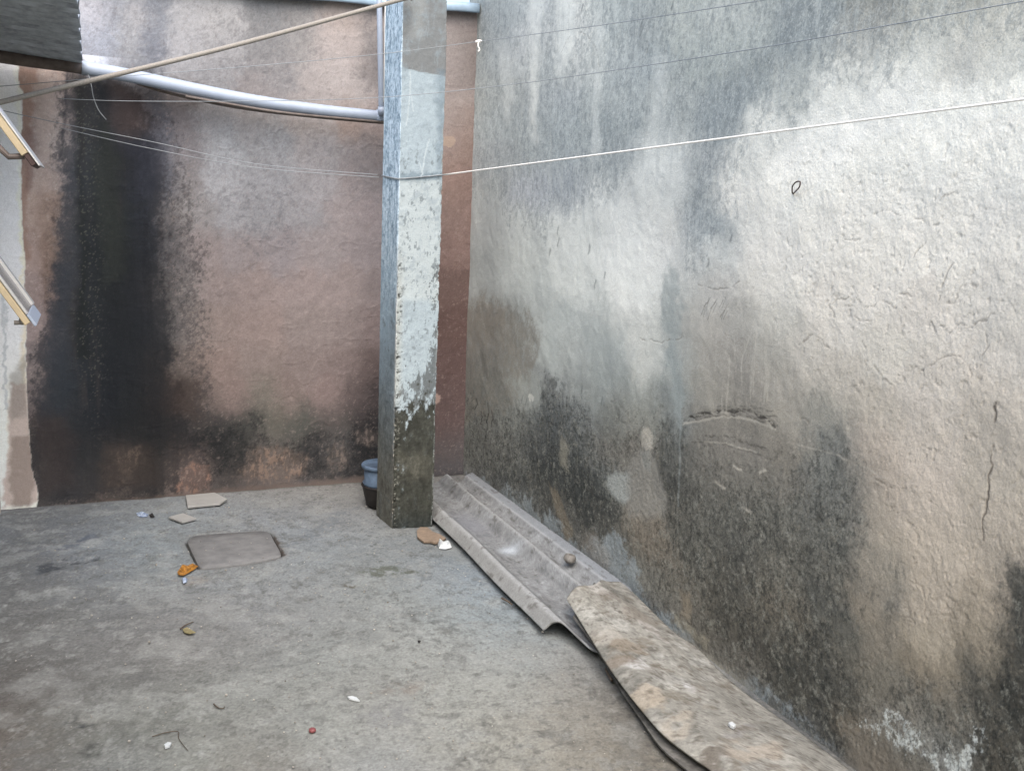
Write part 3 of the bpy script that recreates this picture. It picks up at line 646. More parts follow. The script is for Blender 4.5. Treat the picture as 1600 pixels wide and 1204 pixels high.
B.field([(-20, '150:205,198,200 180:165,165,170 240:160,160,165 350:200,192,185 470:175,166,158 580:200,178,165 715:195,172,160'),
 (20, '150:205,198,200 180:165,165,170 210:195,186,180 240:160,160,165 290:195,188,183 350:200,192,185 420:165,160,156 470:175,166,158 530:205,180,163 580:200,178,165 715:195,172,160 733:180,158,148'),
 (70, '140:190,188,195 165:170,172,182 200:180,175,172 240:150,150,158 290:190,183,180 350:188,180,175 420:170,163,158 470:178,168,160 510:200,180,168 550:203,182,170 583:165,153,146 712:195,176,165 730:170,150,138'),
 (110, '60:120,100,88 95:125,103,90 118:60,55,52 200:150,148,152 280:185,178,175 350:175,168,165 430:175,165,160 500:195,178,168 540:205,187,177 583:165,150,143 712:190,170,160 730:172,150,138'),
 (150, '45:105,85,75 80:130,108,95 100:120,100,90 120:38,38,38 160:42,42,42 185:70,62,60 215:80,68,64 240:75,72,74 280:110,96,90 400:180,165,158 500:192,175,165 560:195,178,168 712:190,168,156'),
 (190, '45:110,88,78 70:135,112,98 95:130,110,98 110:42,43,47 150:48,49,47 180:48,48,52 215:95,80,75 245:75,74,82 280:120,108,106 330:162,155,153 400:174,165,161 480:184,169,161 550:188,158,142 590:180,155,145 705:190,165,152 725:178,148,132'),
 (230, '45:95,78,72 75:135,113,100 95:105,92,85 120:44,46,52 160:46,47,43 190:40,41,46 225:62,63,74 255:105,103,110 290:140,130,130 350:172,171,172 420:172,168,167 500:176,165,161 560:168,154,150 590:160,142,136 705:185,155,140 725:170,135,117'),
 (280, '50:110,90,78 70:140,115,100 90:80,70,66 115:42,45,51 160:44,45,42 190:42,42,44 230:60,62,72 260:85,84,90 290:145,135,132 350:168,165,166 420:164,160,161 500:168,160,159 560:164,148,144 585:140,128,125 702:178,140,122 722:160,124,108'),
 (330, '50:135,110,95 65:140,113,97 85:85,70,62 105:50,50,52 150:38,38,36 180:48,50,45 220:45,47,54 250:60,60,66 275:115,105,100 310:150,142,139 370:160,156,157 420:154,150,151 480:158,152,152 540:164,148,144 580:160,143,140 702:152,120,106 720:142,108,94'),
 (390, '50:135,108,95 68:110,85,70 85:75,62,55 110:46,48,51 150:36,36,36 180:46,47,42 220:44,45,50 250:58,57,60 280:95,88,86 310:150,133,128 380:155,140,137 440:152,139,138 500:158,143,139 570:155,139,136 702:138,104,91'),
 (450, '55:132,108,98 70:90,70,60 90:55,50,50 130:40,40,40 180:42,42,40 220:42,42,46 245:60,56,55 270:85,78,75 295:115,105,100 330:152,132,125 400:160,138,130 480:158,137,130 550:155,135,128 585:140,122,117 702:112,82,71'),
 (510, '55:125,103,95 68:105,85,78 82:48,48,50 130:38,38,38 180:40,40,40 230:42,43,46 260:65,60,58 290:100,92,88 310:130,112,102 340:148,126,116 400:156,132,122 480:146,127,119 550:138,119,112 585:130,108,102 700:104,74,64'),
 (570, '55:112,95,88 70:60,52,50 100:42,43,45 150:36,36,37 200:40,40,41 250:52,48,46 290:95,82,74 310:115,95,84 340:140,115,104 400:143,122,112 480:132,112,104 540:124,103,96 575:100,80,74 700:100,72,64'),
 (620, '50:105,88,82 65:52,46,44 100:42,42,42 150:36,36,38 200:40,40,40 260:55,48,45 300:78,68,62 330:115,95,85 370:140,114,104 410:120,108,94 450:132,110,100 510:135,110,102 560:95,78,73 588:68,58,56 700:100,74,67'),  # lower samples beside the pillar carry its shadow in their colour
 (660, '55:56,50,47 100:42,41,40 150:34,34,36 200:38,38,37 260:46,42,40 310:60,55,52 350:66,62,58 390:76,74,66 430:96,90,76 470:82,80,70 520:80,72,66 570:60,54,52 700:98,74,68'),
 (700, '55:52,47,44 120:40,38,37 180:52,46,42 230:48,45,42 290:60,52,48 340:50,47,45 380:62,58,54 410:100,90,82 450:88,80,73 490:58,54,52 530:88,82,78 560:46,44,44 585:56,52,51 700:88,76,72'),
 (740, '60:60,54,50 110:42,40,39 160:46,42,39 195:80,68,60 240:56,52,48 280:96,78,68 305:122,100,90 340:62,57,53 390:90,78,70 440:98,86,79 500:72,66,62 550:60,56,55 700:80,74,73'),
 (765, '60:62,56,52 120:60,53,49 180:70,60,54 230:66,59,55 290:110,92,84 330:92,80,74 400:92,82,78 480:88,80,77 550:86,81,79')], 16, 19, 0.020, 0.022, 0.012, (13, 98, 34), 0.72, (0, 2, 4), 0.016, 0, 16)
B.weather(0.75)
streak = [(106, 112), (160, 118), (200, 126), (225, 165), (238, 220), (250, 265), (256, 330), (262, 430), (264, 540), (278, 640), (318, 690), (335, 760), (230, 772), (60, 795), (46, 720), (60, 620), (72, 500), (82, 400), (92, 300), (100, 200)]
g = B.poly(streak, 0.055, 0.05, 0.02)
gb = g
halo = B.poly([(230, 150), (275, 220), (310, 300), (330, 420), (330, 560), (340, 660), (280, 700), (250, 400)], 0.12, 0.08, 0.03)
B.mould(halo*0.5, (84, 80, 80), 0.35, 0.95, 0.75, 143, 0.03, 1, 1.5, 0.5)
B.settle()
B.mould(g, (42, 43, 46), 0.25, 0.8, 0.95, 144, 0.04, 1, 1.6, 0.7)
B.mould(B.poly([(245, 170), (285, 220), (300, 300), (318, 420), (322, 560), (335, 660), (300, 690), (280, 560), (270, 400), (255, 260)], 0.09, 0.06, 0.03)*0.62, (62, 60, 62), 0.4, 0.8, 0.95, 149, 0.02, 1, 1.3, 0.6)
for P, a, so in (([(140, 0), (260, -30), (300, 60), (260, 120), (180, 115), (135, 85)], 0.5, 0.12), ([(330, -30), (520, -30), (510, 60), (490, 130), (400, 145), (300, 120)], 0.5, 0.14),
                 ([(575, 20), (600, 20), (600, 150), (570, 140)], 0.55, 0.06), ([(280, 180), (480, 190), (560, 260), (500, 340), (470, 370), (400, 410), (310, 340), (280, 240)], 0.55, 0.16), ([(360, 300), (470, 290), (490, 380), (400, 400)], 0.45, 0.10), ([(560, 200), (600, 200), (600, 330), (550, 300)], 0.5, 0.08)):
    B.mould(B.poly(P, so, 0.1, 0.03)*a, (116, 114, 118), 0.42, 0.95, 0.95, 141, 0.03, 1, 1.2, 0.36)
B.settle(12, 0.85)
B.mix(sstep(0.45, 0.8, B.noise(0.02, 152, 5, 0.85))*(1-g), (182, 164, 156), 0.22)
B.mix(sstep(0.45, 0.8, -B.noise(0.02, 152, 5, 0.85))*(1-g), (122, 106, 100), 0.25)
B.mix(B.line([(106, 115), (100, 200), (96, 250)], 0.012, 0.012, 0.01, 0.006), (44, 44, 48), 0.6)
g = g*0.6
B.mix(g*sstep(0.0, 0.8, vs), (34, 36, 39), 0.5)
B.mix(g*sstep(0.25, 0.9, -vs), (62, 58, 56), 0.55)
for P, rgb, a, so in (([(160, 190), (176, 185), (186, 300), (184, 430), (168, 440), (158, 300)], (56, 59, 55), 0.45, 0.03), ([(120, 130), (135, 130), (140, 560), (126, 560)], (30, 32, 30), 0.6, 0.03),
                      ([(178, 130), (225, 160), (226, 205), (196, 205), (178, 180)], (80, 68, 65), 0.55, 0.05), ([(195, 210), (250, 230), (250, 300), (215, 300)], (52, 54, 62), 0.7, 0.05), ([(232, 200), (262, 230), (262, 290), (240, 270)], (92, 92, 100), 0.45, 0.05),
                      ([(262, 580), (310, 600), (310, 660), (262, 640)], (68, 58, 54), 0.6, 0.06), ([(50, 640), (110, 640), (110, 760), (60, 780)], (56, 48, 46), 0.5, 0.06), ([(88, 400), (112, 400), (112, 640), (70, 640)], (40, 46, 52), 0.5, 0.04),
                      ([(165, 700), (240, 700), (250, 760), (165, 770)], (74, 64, 58), 0.45, 0.05)):
    B.mix(B.poly(P, so, 0.03, 0.01), rgb, a)
fleck = sstep(0.5, 0.7, B.noise(0.010, 145, 4, 0.8))
B.mix(fleck*B.poly([(118, 110), (158, 110), (162, 520), (150, 700), (122, 560)], 0.04, 0.02), (104, 103, 92), 0.3)
B.mix(fleck*g, (84, 82, 78), 0.12)
# pinkish brown strip between the run and the cream paint
B.mix(B.poly([(30, 100), (62, 105), (56, 160), (44, 240), (48, 330), (42, 400), (30, 400)], 0.015, 0.02, 0.01), (112, 88, 76), 0.6)
B.mix(B.poly([(40, 200), (54, 200), (52, 290), (40, 300)], 0.01, 0.012, 0.008), (98, 78, 72), 0.5)
B.mix(B.poly([(62, 300), (92, 300), (82, 420), (70, 500), (60, 420)], 0.03, 0.03, 0.02), (98, 78, 64), 0.35)
B.mix(B.poly([(28, 84), (128, 96), (120, 112), (30, 104)], 0.012, 0.006), (92, 84, 78), 0.7)
# growth along the foot
g2 = B.poly([(300, 690), (350, 668), (400, 662), (440, 680), (500, 672), (560, 660), (600, 620), (600, 740), (500, 745), (420, 735), (330, 745)], 0.05, 0.06, 0.03)
B.mould(g2*0.6, (42, 44, 45), 0.4, 0.95, 0.75, 147, 0.04, 1, 1.4, 0.7)
scr = sstep(0.0, 0.5, B.noise(0.022, 148, 4, 0.75, 0.8, 2.0))
for P, rgb, a, so in (([(275, 765), (285, 735), (300, 722), (325, 728), (330, 755), (318, 772)], (152, 122, 108), 0.85, 0.018), ([(375, 735), (395, 705), (440, 695), (480, 712), (480, 740), (440, 752), (390, 752)], (152, 130, 116), 0.75, 0.03),
                      ([(510, 715), (520, 690), (540, 692), (545, 720), (525, 735)], (140, 126, 116), 0.6, 0.03), ([(555, 690), (562, 676), (585, 676), (588, 690), (570, 700)], (150, 136, 128), 0.6, 0.02), ([(180, 710), (215, 700), (225, 725), (190, 735)], (112, 98, 88), 0.5, 0.02)):
    B.mix(B.poly(P, so, 0.02, 0.02)*(0.25+0.75*scr), rgb, a)
B.mix(B.poly([(60, 800), (300, 768), (600, 745), (600, 770), (60, 805)], 0.015, 0.012, 0.01), (112, 98, 90), 0.65)
B.mix(B.poly([(340, 765), (600, 738), (600, 760), (340, 778)], 0.015, 0.012, 0.01), (118, 106, 100), 0.6)
# cream paint of the neighbouring house lapped onto the wall's end
edge = [(-40, 60), (28, 85), (30, 135), (36, 142), (36, 195), (32, 215), (33, 260), (35, 330), (38, 420), (40, 500), (42, 600), (45, 680), (50, 740), (60, 770), (58, 795), (-40, 810)]
g = B.poly(edge, 0.003, 0.004, 0.004)
B.mix(g, (206, 202, 188), 1.0)
B.mix(B.poly([(24, 84), (36, 120), (37, 300), (40, 500), (43, 640), (34, 640), (31, 400), (28, 200)], 0.012, 0.008)*g, (188, 176, 152), 0.7)
B.mix(B.poly([(-10, 540), (-2, 540), (10, 540), (12, 790), (-10, 800)], 0.006, 0.004)*g, (196, 200, 200), 0.5)
B.mix(B.poly([(18, 600), (44, 600), (50, 680), (62, 785), (5, 795), (12, 690)], 0.012, 0.015, 0.01)*g, (162, 146, 138), 0.9)
B.mix(sstep(0.05, 0.5, vs)*B.poly([(14, 590), (45, 560), (46, 640), (20, 660)], 0.02, 0.02)*g, (110, 104, 98), 0.6)
B.mix(B.poly([(18, 682), (46, 680), (54, 740), (50, 790), (20, 795), (14, 740)], 0.012, 0.012, 0.01)*g, (112, 100, 92), 0.65)
B.mix(B.poly([(4, 450), (9, 450), (11, 640), (6, 640)], 0.004, 0.002), (150, 152, 152), 0.7)
# patches between pillar and corner
B.mix(B.poly([(690, 212), (708, 213), (713, 222), (706, 228), (690, 230)], 0.004, 0.003), (206, 182, 164), 0.9)
B.mix(B.poly([(674, 617), (690, 617), (689, 627), (680, 634), (674, 632)], 0.004, 0.002), (172, 148, 138), 0.9)
sags = np.abs(B.noise(0.14, 154, 3, 0.5, 1.6, 0.8))
B.disp = 0.005*n1+0.002*n2+0.0006*n3+0.0018*sstep(0.05, 0.0, sags)+0.0022*g2*scr
B.disp *= sstep(-0.02, 0.02, B.v)*sstep(-0.4, -0.25, B.u)
B.spk = np.clip(0.15+0.5*g2+0.2*n1+0.35*halo, 0, 1)*(1-g)
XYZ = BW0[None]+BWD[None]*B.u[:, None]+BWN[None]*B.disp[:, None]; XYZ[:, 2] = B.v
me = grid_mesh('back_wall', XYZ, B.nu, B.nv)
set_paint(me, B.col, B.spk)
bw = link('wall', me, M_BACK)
tag(bw, 'faded pink plastered wall with a broad black damp run across the far end of the yard', 'wall')
bm = bmesh.new()
c0 = BW0-BWN*0.012-BWD*3.0; c1 = BW0-BWN*0.012+BWD*2.38
vsx = [bm.verts.new((p[0], p[1], z)) for z in (-0.1, 2.735) for p in (c0, c1, c1-BWN*0.14, c0-BWN*0.14)]
for f in ((0, 1, 2, 3), (7, 6, 5, 4), (0, 4, 5, 1), (1, 5, 6, 2), (2, 6, 7, 3), (3, 7, 4, 0)): bm.faces.new([vsx[i] for i in f])
bm_obj('wall_core', bm, M_LBUILD, bw)

# steel sheet lying over the back wall's top
def flash_section(u, zc):
    base = BW0+BWD*u
    prof = [(-0.5, 0.10), (-0.05, 0.060), (0.02, 0.052), (0.05, 0.045), (0.058, 0.030), (0.058, 0.002), (0.052, -0.006)]
    return [base+BWN*a+np.array([0, 0, zc+b]) for a, b in prof]
us = np.linspace(-1.6, 2.36, 60); rows = []
for i, u in enumerate(us):
    z = np.interp(u, [0.6, 1.25, 1.75, 2.12, 2.36], [2.625, 2.633, 2.648, 2.664, 2.675])
    rows.append(flash_section(u, z+0.016+0.004*math.sin(u*9)))
fl = solid_grid('roofing_sheet', rows, 0.004, M_SHEETMETAL)
tag(fl, 'blue-grey steel sheet lying along the top of the pink wall', 'metal sheet')

# ================================================================== PILLAR
PW, PD = COLW, COLD
pu = np.concatenate([np.linspace(-PD, 0, 46), np.linspace(0, PW, 64)[1:], np.linspace(PW, PW+PD, 12)[1:], np.linspace(PW+PD, 2*PW+PD, 6)[1:]])
pv = np.concatenate([np.linspace(-0.02, 2.72, 640)])
class PillarPaint(Paint):
    pass
K = Paint(pu, pv, uv_front, (206, 210, 211))
FR = (K.u > 0).astype(float); SI = 1-FR
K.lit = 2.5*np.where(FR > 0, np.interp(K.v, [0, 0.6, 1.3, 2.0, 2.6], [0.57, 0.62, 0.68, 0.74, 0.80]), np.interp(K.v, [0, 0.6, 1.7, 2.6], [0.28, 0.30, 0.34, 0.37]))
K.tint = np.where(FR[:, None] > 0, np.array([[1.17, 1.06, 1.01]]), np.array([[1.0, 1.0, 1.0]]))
K.col = np.minimum(lin((206, 212, 213))[None]/(K.lit[:, None]*K.tint), 0.84)
n1 = K.noise(0.3, 211, 4); n2 = K.noise(0.06, 212, 5, 0.7); n3 = K.noise(0.016, 213, 4, 0.75)
vs = K.noise(0.022, 214, 5, 0.8, 0.7, 2.6)
# front: bare grey render at the top, thick whitewash, flaked off lower down
K.mix(K.poly([(626, 0), (700, -40), (700, 122), (688, 119), (655, 112), (626, 104)], 0.003, 0.003, 0.002)*FR, (158, 154, 150), 1)
K.mix(K.poly([(632, -30), (665, -30), (660, 60), (640, 60)], 0.03, 0.02)*FR, (190, 186, 180), 0.7)
K.mix(K.poly([(620, 280), (690, 280), (690, 470), (616, 470)], 0.02, 0.01)*FR, (224, 224, 219), 0.8)
K.mix(sstep(0.1, 0.7, n2)*FR, (176, 182, 184), 0.45)
K.mix(sstep(0.2, 0.7, vs)*FR, (188, 194, 196), 0.35)
K.mix(K.poly([(625, 270), (690, 270), (690, 281), (625, 281)], 0.006, 0.004)*FR, (150, 162, 168), 0.7)
K.mix(K.poly([(682, 110), (694, 110), (692, 270), (682, 270)], 0.015, 0.01)*FR, (150, 160, 166), 0.6)
for P, w in (([(641, 112), (640, 150), (635, 195)], 0.006), ([(643, 150), (646, 175)], 0.005), ([(670, 217), (662, 250), (658, 275)], 0.006), ([(655, 255), (660, 272)], 0.005)):
    K.mix(K.line(P, w, w, 0, 0.003)*FR, (232, 234, 232), 0.8)
flakes = K.noise(0.035, 215, 5, 0.7, 0.8, 1.5)
h = K.v
gflk = np.clip(sstep(0.55, 1.0, K.u/PW), 0, 1)*sstep(1.75, 1.0, h)*0.55+sstep(1.0, 0.62, h)*0.75+0.12
gflk = np.clip(gflk-0.25*K.poly([(612, 480), (630, 470), (650, 640), (620, 660), (612, 600)], 0.03, 0.02), 0, 1)
spots = sstep(0.52, 0.62, K.noise(0.018, 219, 4, 0.7, 0.8, 1.5)+0.25*sstep(0.6, 1, K.u/PW)); K.mix(spots*FR*sstep(2.0, 1.8, h), (142, 146, 146), 0.7)
flk = sstep(0.40, 0.47, gflk*0.6+flakes*0.28)*FR*sstep(2.2, 1.75, h)
K.mix(flk, (126, 126, 124), 0.9)
gd = sstep(0.80, 0.42, h)+0.35*sstep(1.0, 0.75, h)*sstep(0.2, 0.8, K.u/PW)
dk = sstep(0.42, 0.6, gd*0.8+flakes*0.32)*FR
K.mix(dk, (76, 73, 64), 0.95)
K.mix(sstep(0.0, 0.6, n2)*FR*sstep(0.46, 0.36, h), (60, 60, 52), 0.55)
K.mix(K.poly([(625, 705), (665, 705), (668, 745), (625, 750)], 0.05, 0.03)*FR, (108, 102, 90), 0.7)
K.mix(sstep(0.12, 0.0, h)*FR, (58, 62, 62), 0.5)
# left side: thin bluish wash that darkens towards the foot
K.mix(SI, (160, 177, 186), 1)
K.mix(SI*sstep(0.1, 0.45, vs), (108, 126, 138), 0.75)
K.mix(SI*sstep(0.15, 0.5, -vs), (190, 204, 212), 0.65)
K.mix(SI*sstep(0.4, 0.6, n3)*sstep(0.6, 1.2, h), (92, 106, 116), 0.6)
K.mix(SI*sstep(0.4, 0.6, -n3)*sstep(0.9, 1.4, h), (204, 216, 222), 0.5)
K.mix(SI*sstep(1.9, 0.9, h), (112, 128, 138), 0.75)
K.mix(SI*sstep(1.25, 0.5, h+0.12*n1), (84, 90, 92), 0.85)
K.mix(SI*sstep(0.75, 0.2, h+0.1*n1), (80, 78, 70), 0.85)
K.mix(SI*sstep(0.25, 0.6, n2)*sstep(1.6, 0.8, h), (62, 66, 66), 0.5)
K.col *= np.exp((0.30*n3+0.30*n2+0.25*vs)*np.clip(dk+SI*sstep(1.2, 0.5, h), 0, 1)*0.9)[:, None]
# chipped arris
ar = np.exp(-((K.u-0.010)/0.020)**2)*sstep(1.45, 1.2, h)
chip = sstep(-0.1, 0.25, K.noise(0.03, 216, 4, 0.7))
K.mix(ar*sstep(0.55, 0.75, h), (212, 208, 198), 0.8)
pocks = sstep(0.3, 0.5, K.noise(0.014, 217, 3, 0.7))
K.mix(ar*pocks, (62, 54, 46), 0.8)
K.mix(ar*sstep(0.35, 0.55, -K.noise(0.014, 218, 3, 0.7))*sstep(0.7, 0.5, h), (176, 168, 154), 0.8)
ar2 = np.exp(-((K.u-PW)/0.006)**2)
K.mix(ar2*sstep(-0.2, 0.3, flakes), (206, 204, 196), 0.7)
K.disp = 0.002*n1+0.0012*n2+0.0005*n3-0.0022*flk-0.001*dk-ar*(0.004+0.011*pocks*chip)-0.006*ar2*sstep(0.1, 0.4, flakes)+0.004*ar*sstep(0.2, 0.5, -n2)
edge = np.exp(-(K.u/0.03)**2)+np.exp(-((K.u-PW)/0.03)**2)
K.disp += edge*(0.0035*K.noise(0.14, 231, 3)+0.002*K.noise(0.03, 232, 3))
K.spk = np.clip(0.1+0.5*dk+0.3*SI*sstep(1.2, 0.4, h), 0, 1)
ang_f = np.array([1.0, -0.06, 0]); ang_f /= np.linalg.norm(ang_f)
ang_s = np.array([-0.06, 1.0, 0]); ang_s /= np.linalg.norm(ang_s)
P0 = np.array([COLX, COLY, 0.0]); cnr = [P0+ang_s*PD, P0, P0+ang_f*PW, P0+ang_f*PW+ang_s*PD, P0+ang_s*PD]
br = [-PD, 0, PW, PW+PD, 2*PW+PD]
cx = np.interp(K.u, br, [c[0] for c in cnr]); cy = np.interp(K.u, br, [c[1] for c in cnr])
ctr = P0+ang_f*PW/2+ang_s*PD/2
ox, oy = np.zeros(K.n), np.zeros(K.n)
nf_, ns_ = -ang_s, -ang_f
wS = np.clip(0.5-K.u/0.012, 0, 1); wR = np.clip(0.5+(K.u-PW)/0.012, 0, 1)
nx = nf_[0]*(1-wS)*(1-wR)+ns_[0]*wS-ns_[0]*wR; ny = nf_[1]*(1-wS)*(1-wR)+ns_[1]*wS-ns_[1]*wR
back = K.u > PW+PD*0.5
dd = np.where(back, 0, K.disp)
me = grid_mesh('pillar', np.stack([cx+nx*dd, cy+ny*dd, K.v], 1), K.nu, K.nv)
set_paint(me, K.col, K.spk)
tag(link('pillar', me, M_PILLAR), 'square concrete pillar in flaking whitewash standing before the pink wall', 'pillar')

# ================================================================== PIPES
t = empty('drain_pipe', on_y(5.60, 590, 181))
tag(t, 'white plastic drain pipe running slantwise along the pink wall to the pillar', 'pipe')
path = smooth_path([on_y(5.62, -40, 82), on_y(5.62, 30, 93), on_y(5.62, 128, 106), on_y(5.62, 200, 118), on_y(5.62, 300, 139), on_y(5.62, 400, 158), on_y(5.62, 500, 172), on_y(5.62, 590, 181.5), on_y(5.62, 640, 187)], 6)
bm = bmesh.new(); add_tube(bm, path[:13], 0.030, 18); bm_obj('shaded_length', bm, M_PVC_BROWN_SHADE, t, True)  # length under the eave, browned for the shade there
path = path[12:]
bm = bmesh.new(); add_tube(bm, path, [0.034-0.0045*min(1, i/24) for i in range(len(path))], 18)
bm_obj('tube', bm, M_PVC, t, True)
bm = bmesh.new(); a = np.array(on_y(5.62, 588, 181)); b = np.array(on_y(5.62, 600, 182.4)); add_tube(bm, [a, b], 0.0345, 18)
bm_obj('collar', bm, M_PVC, t, True)
t = empty('conduit', on_y(5.64, 590, 190))
tag(t, 'thin brown conduit hugging the underside of the white drain pipe', 'conduit')
path = smooth_path([on_y(5.67, 215, 130), on_y(5.67, 260, 144), on_y(5.67, 330, 160), on_y(5.66, 400, 172), on_y(5.65, 500, 183), on_y(5.64, 602, 192)], 6)
bm = bmesh.new(); add_tube(bm, path, 0.009, 10); bm_obj('tube', bm, M_PVC_BROWN_SHADE, t, True)
path = smooth_path([on_y(5.60, 290, 150.5), on_y(5.60, 360, 163), on_y(5.60, 450, 177), on_y(5.60, 602, 191)], 6)
bm = bmesh.new(); add_tube(bm, path, 0.006, 10); bm_obj('cable', bm, M_PVC_BROWN_SHADE, t, True)
t = empty('vent_pipe', on_y(5.60, 596, 178))
tag(t, 'narrow white pipe rising beside the pillar from the drain pipe', 'pipe')
bm = bmesh.new(); add_tube(bm, [on_y(5.55, 591.5, -60), on_y(5.55, 593, 20), on_y(5.55, 595.5, 160), on_y(5.585, 596, 180)], 0.0145, 14); bm_obj('tube', bm, M_PVC, t, True)
bm = bmesh.new(); add_tube(bm, [on_y(5.55, 595.6, 167), on_y(5.56, 596, 179)], 0.018, 14); bm_obj('socket', bm, M_PVC, t, True)
bm = bmesh.new(); add_tube(bm, [on_y(5.22, 603, -40), on_y(5.22, 602.2, 60), on_y(5.22, 600.3, 160)], 0.0052, 8)
tag(bm_obj('cable', bm, M_CORD, None, True), 'thin white cable running down the left edge of the pillar', 'cable')

# ================================================================== LINES OVERHEAD
def cord(name, pts, rad, mat, label, cat, n=10, group=None):
    bm = bmesh.new(); add_tube(bm, smooth_path(pts, n), rad, 8)
    return tag(bm_obj(name, bm, mat, None, True), label, cat, group)
pA, pB = on_y(4.2, 0, 160), on_y(4.80, 622, 1)
dAB = pB-pA
cord('rope', [pA-dAB*0.30, pA+np.array([0, 0, 0.0]), pA+dAB*0.5+np.array([0, 0, -0.012]), pB, pB+np.array([0.06, -0.01, 0.012])], 0.0095, M_ROPE, 'thick beige rope slanting up from the left to the top of the pillar', 'rope')
# white clothesline tied round the pillar
bm = bmesh.new()
e = 0.006
loop = [P0+ang_f*PW*0.45-ang_s*e, P0-ang_s*e-ang_f*e, P0+ang_s*PD-ang_f*e, P0+ang_s*(PD+e)+ang_f*PW, P0+ang_f*(PW+e)+ang_s*PD, P0+ang_f*(PW+e)-ang_s*e, P0+ang_f*PW*0.45-ang_s*e]
zl = [on_y(COLY, 655, 277)[2], on_y(COLY, 612, 279)[2], 1.745, 1.75, 1.75, on_y(COLY, 690, 273)[2], on_y(COLY, 655, 277)[2]]
add_tube(bm, [(p[0], p[1], z) for p, z in zip(loop, zl)], 0.0035, 6)
tie = bm_obj('tie_loop', bm, M_WIRE, None, True)
l0 = np.array([*(P0+ang_f*(PW+e)-ang_s*e)[:2], zl[5]]); l1 = meet((1.98, 0, 0), (1, 0, 0), 1600, 155)
ld = l1-l0
cl = cord('clothesline', [l0, l0+ld*0.5, l1, l1+ld*0.6], 0.0032, M_CORD, 'white clothesline stretched from the pillar along the cream wall', 'clothesline', 8)
tie.parent = cl
k0 = on_y(4.7, 748, 65)
def thin(pts, label, rad=0.0022, mat=M_WIRE):
    return cord('wire', pts, rad, mat, label, 'wire', 8, 'thin wires strung across the yard')
w = thin([on_y(5.2, -30, 137), on_y(5.1, 0, 135), on_y(5.0, 170, 121), on_y(4.9, 400, 103), on_y(4.8, 600, 84), k0, on_x(1.97, 950, 38), on_x(1.95, 1190, 1), on_x(2.085, 1370, -29)], 'thin wire with a knot near the corner, highest of the wires', 0.0015)
bm = bmesh.new(); add_tube(bm, [k0+np.array([-0.016, 0, -0.002]), k0, k0+np.array([0.016, 0, 0.004])], [0.004, 0.008, 0.004], 8)
add_tube(bm, smooth_path([k0, k0+np.array([-0.004, -0.004, -0.02]), k0+np.array([0.004, -0.004, -0.035]), k0+np.array([-0.003, -0.003, -0.045])], 4), 0.003, 6)
bm_obj('knot', bm, M_CORD, w, True)
thin([on_y(5.3, 90, 154), on_y(5.2, 200, 158), on_y(5.0, 400, 158), on_y(4.8, 600, 152), on_y(4.5, 800, 132), on_x(1.98, 1000, 104), on_x(1.96, 1200, 73), on_x(1.95, 1420, 34), on_x(2.0, 1610, 0), on_x(2.09, 1760, -27)], 'thin wire passing behind the rope and across the middle of the pillar top', 0.0015)
thin([on_y(5.2, 0, 172), on_y(5.2, 100, 194), on_y(5.15, 240, 222), on_y(5.1, 400, 256), on_y(4.95, 590, 273)], 'thin wire sagging from the left to the pillar tie, upper of a pair', 0.0016)
thin([on_y(5.25, 95, 200), on_y(5.2, 235, 232), on_y(5.1, 400, 262), on_y(4.95, 592, 277)], 'thin wire sagging from the left to the pillar tie, lower of a pair', 0.0016)
cord('hanging_wire', [on_y(5.56, 138, 117), on_y(5.56, 143, 135), on_y(5.58, 146, 152), on_y(5.60, 154, 172), on_y(5.62, 166, 187)], 0.0022, M_WIRE, 'short loose wire hanging from the drain pipe over the black damp run', 'wire', 6)
# wire hook set in the right wall
h0 = on_x(XR, 1243, 292)
bm = bmesh.new()
pth = [on_x(XR-0.002, 1238, 302), on_x(XR-0.02, 1238, 292), on_x(XR-0.03, 1243, 285), on_x(XR-0.03, 1250, 284), on_x(XR-0.03, 1249, 292), on_x(XR-0.02, 1243, 299), on_x(XR-0.002, 1239, 303)]
add_tube(bm, smooth_path(pth, 5), 0.0022, 6)
tag(bm_obj('wire_hook', bm, M_BROWN, None, True), 'small rusty wire loop sticking out of the cream wall', 'hook')

# ================================================================== HOUSE ON THE LEFT
house = empty('house', (-0.5, 2.5, 0))
tag(house, 'cream house at the left with a dark corrugated eave and open awning windows', 'house')
XL = -0.46
bm = bmesh.new(); add_box(bm, (XL-0.2, -4, -0.05), (XL, 5.66, 2.18)); bm_obj('wall', bm, M_LBUILD, house)
bm = bmesh.new(); add_box(bm, (-3.2, -4, 2.181), (XL-0.02, 3.4, 2.26)); bm_obj('unseen_flat_roof', bm, M_LBUILD, house)  # unseen; shaped without overhang to let light reach the left floor
nx_, ny_ = 40, 240
xs = np.linspace(-0.02, -3.2, nx_); ys = np.linspace(3.45, 5.64, ny_); rows = []  # eave stops short out of view to let more light in
for y in ys:
    row = []
    for j, x in enumerate(xs):
        k = (x+0.02)/-0.27
        row.append((x+(0.004*math.sin(y*37) if j == 0 else 0), y, 2.236+0.024*k*0.9+0.011*math.sin(2*math.pi*y/0.115)+0.003*math.sin(y*3.1+x*4)))
    rows.append(row)
o = solid_grid('roof', rows, 0.007, M_ROOF); o.parent = house; o.data.transform(Matrix.Translation(-Vector(house.location)))

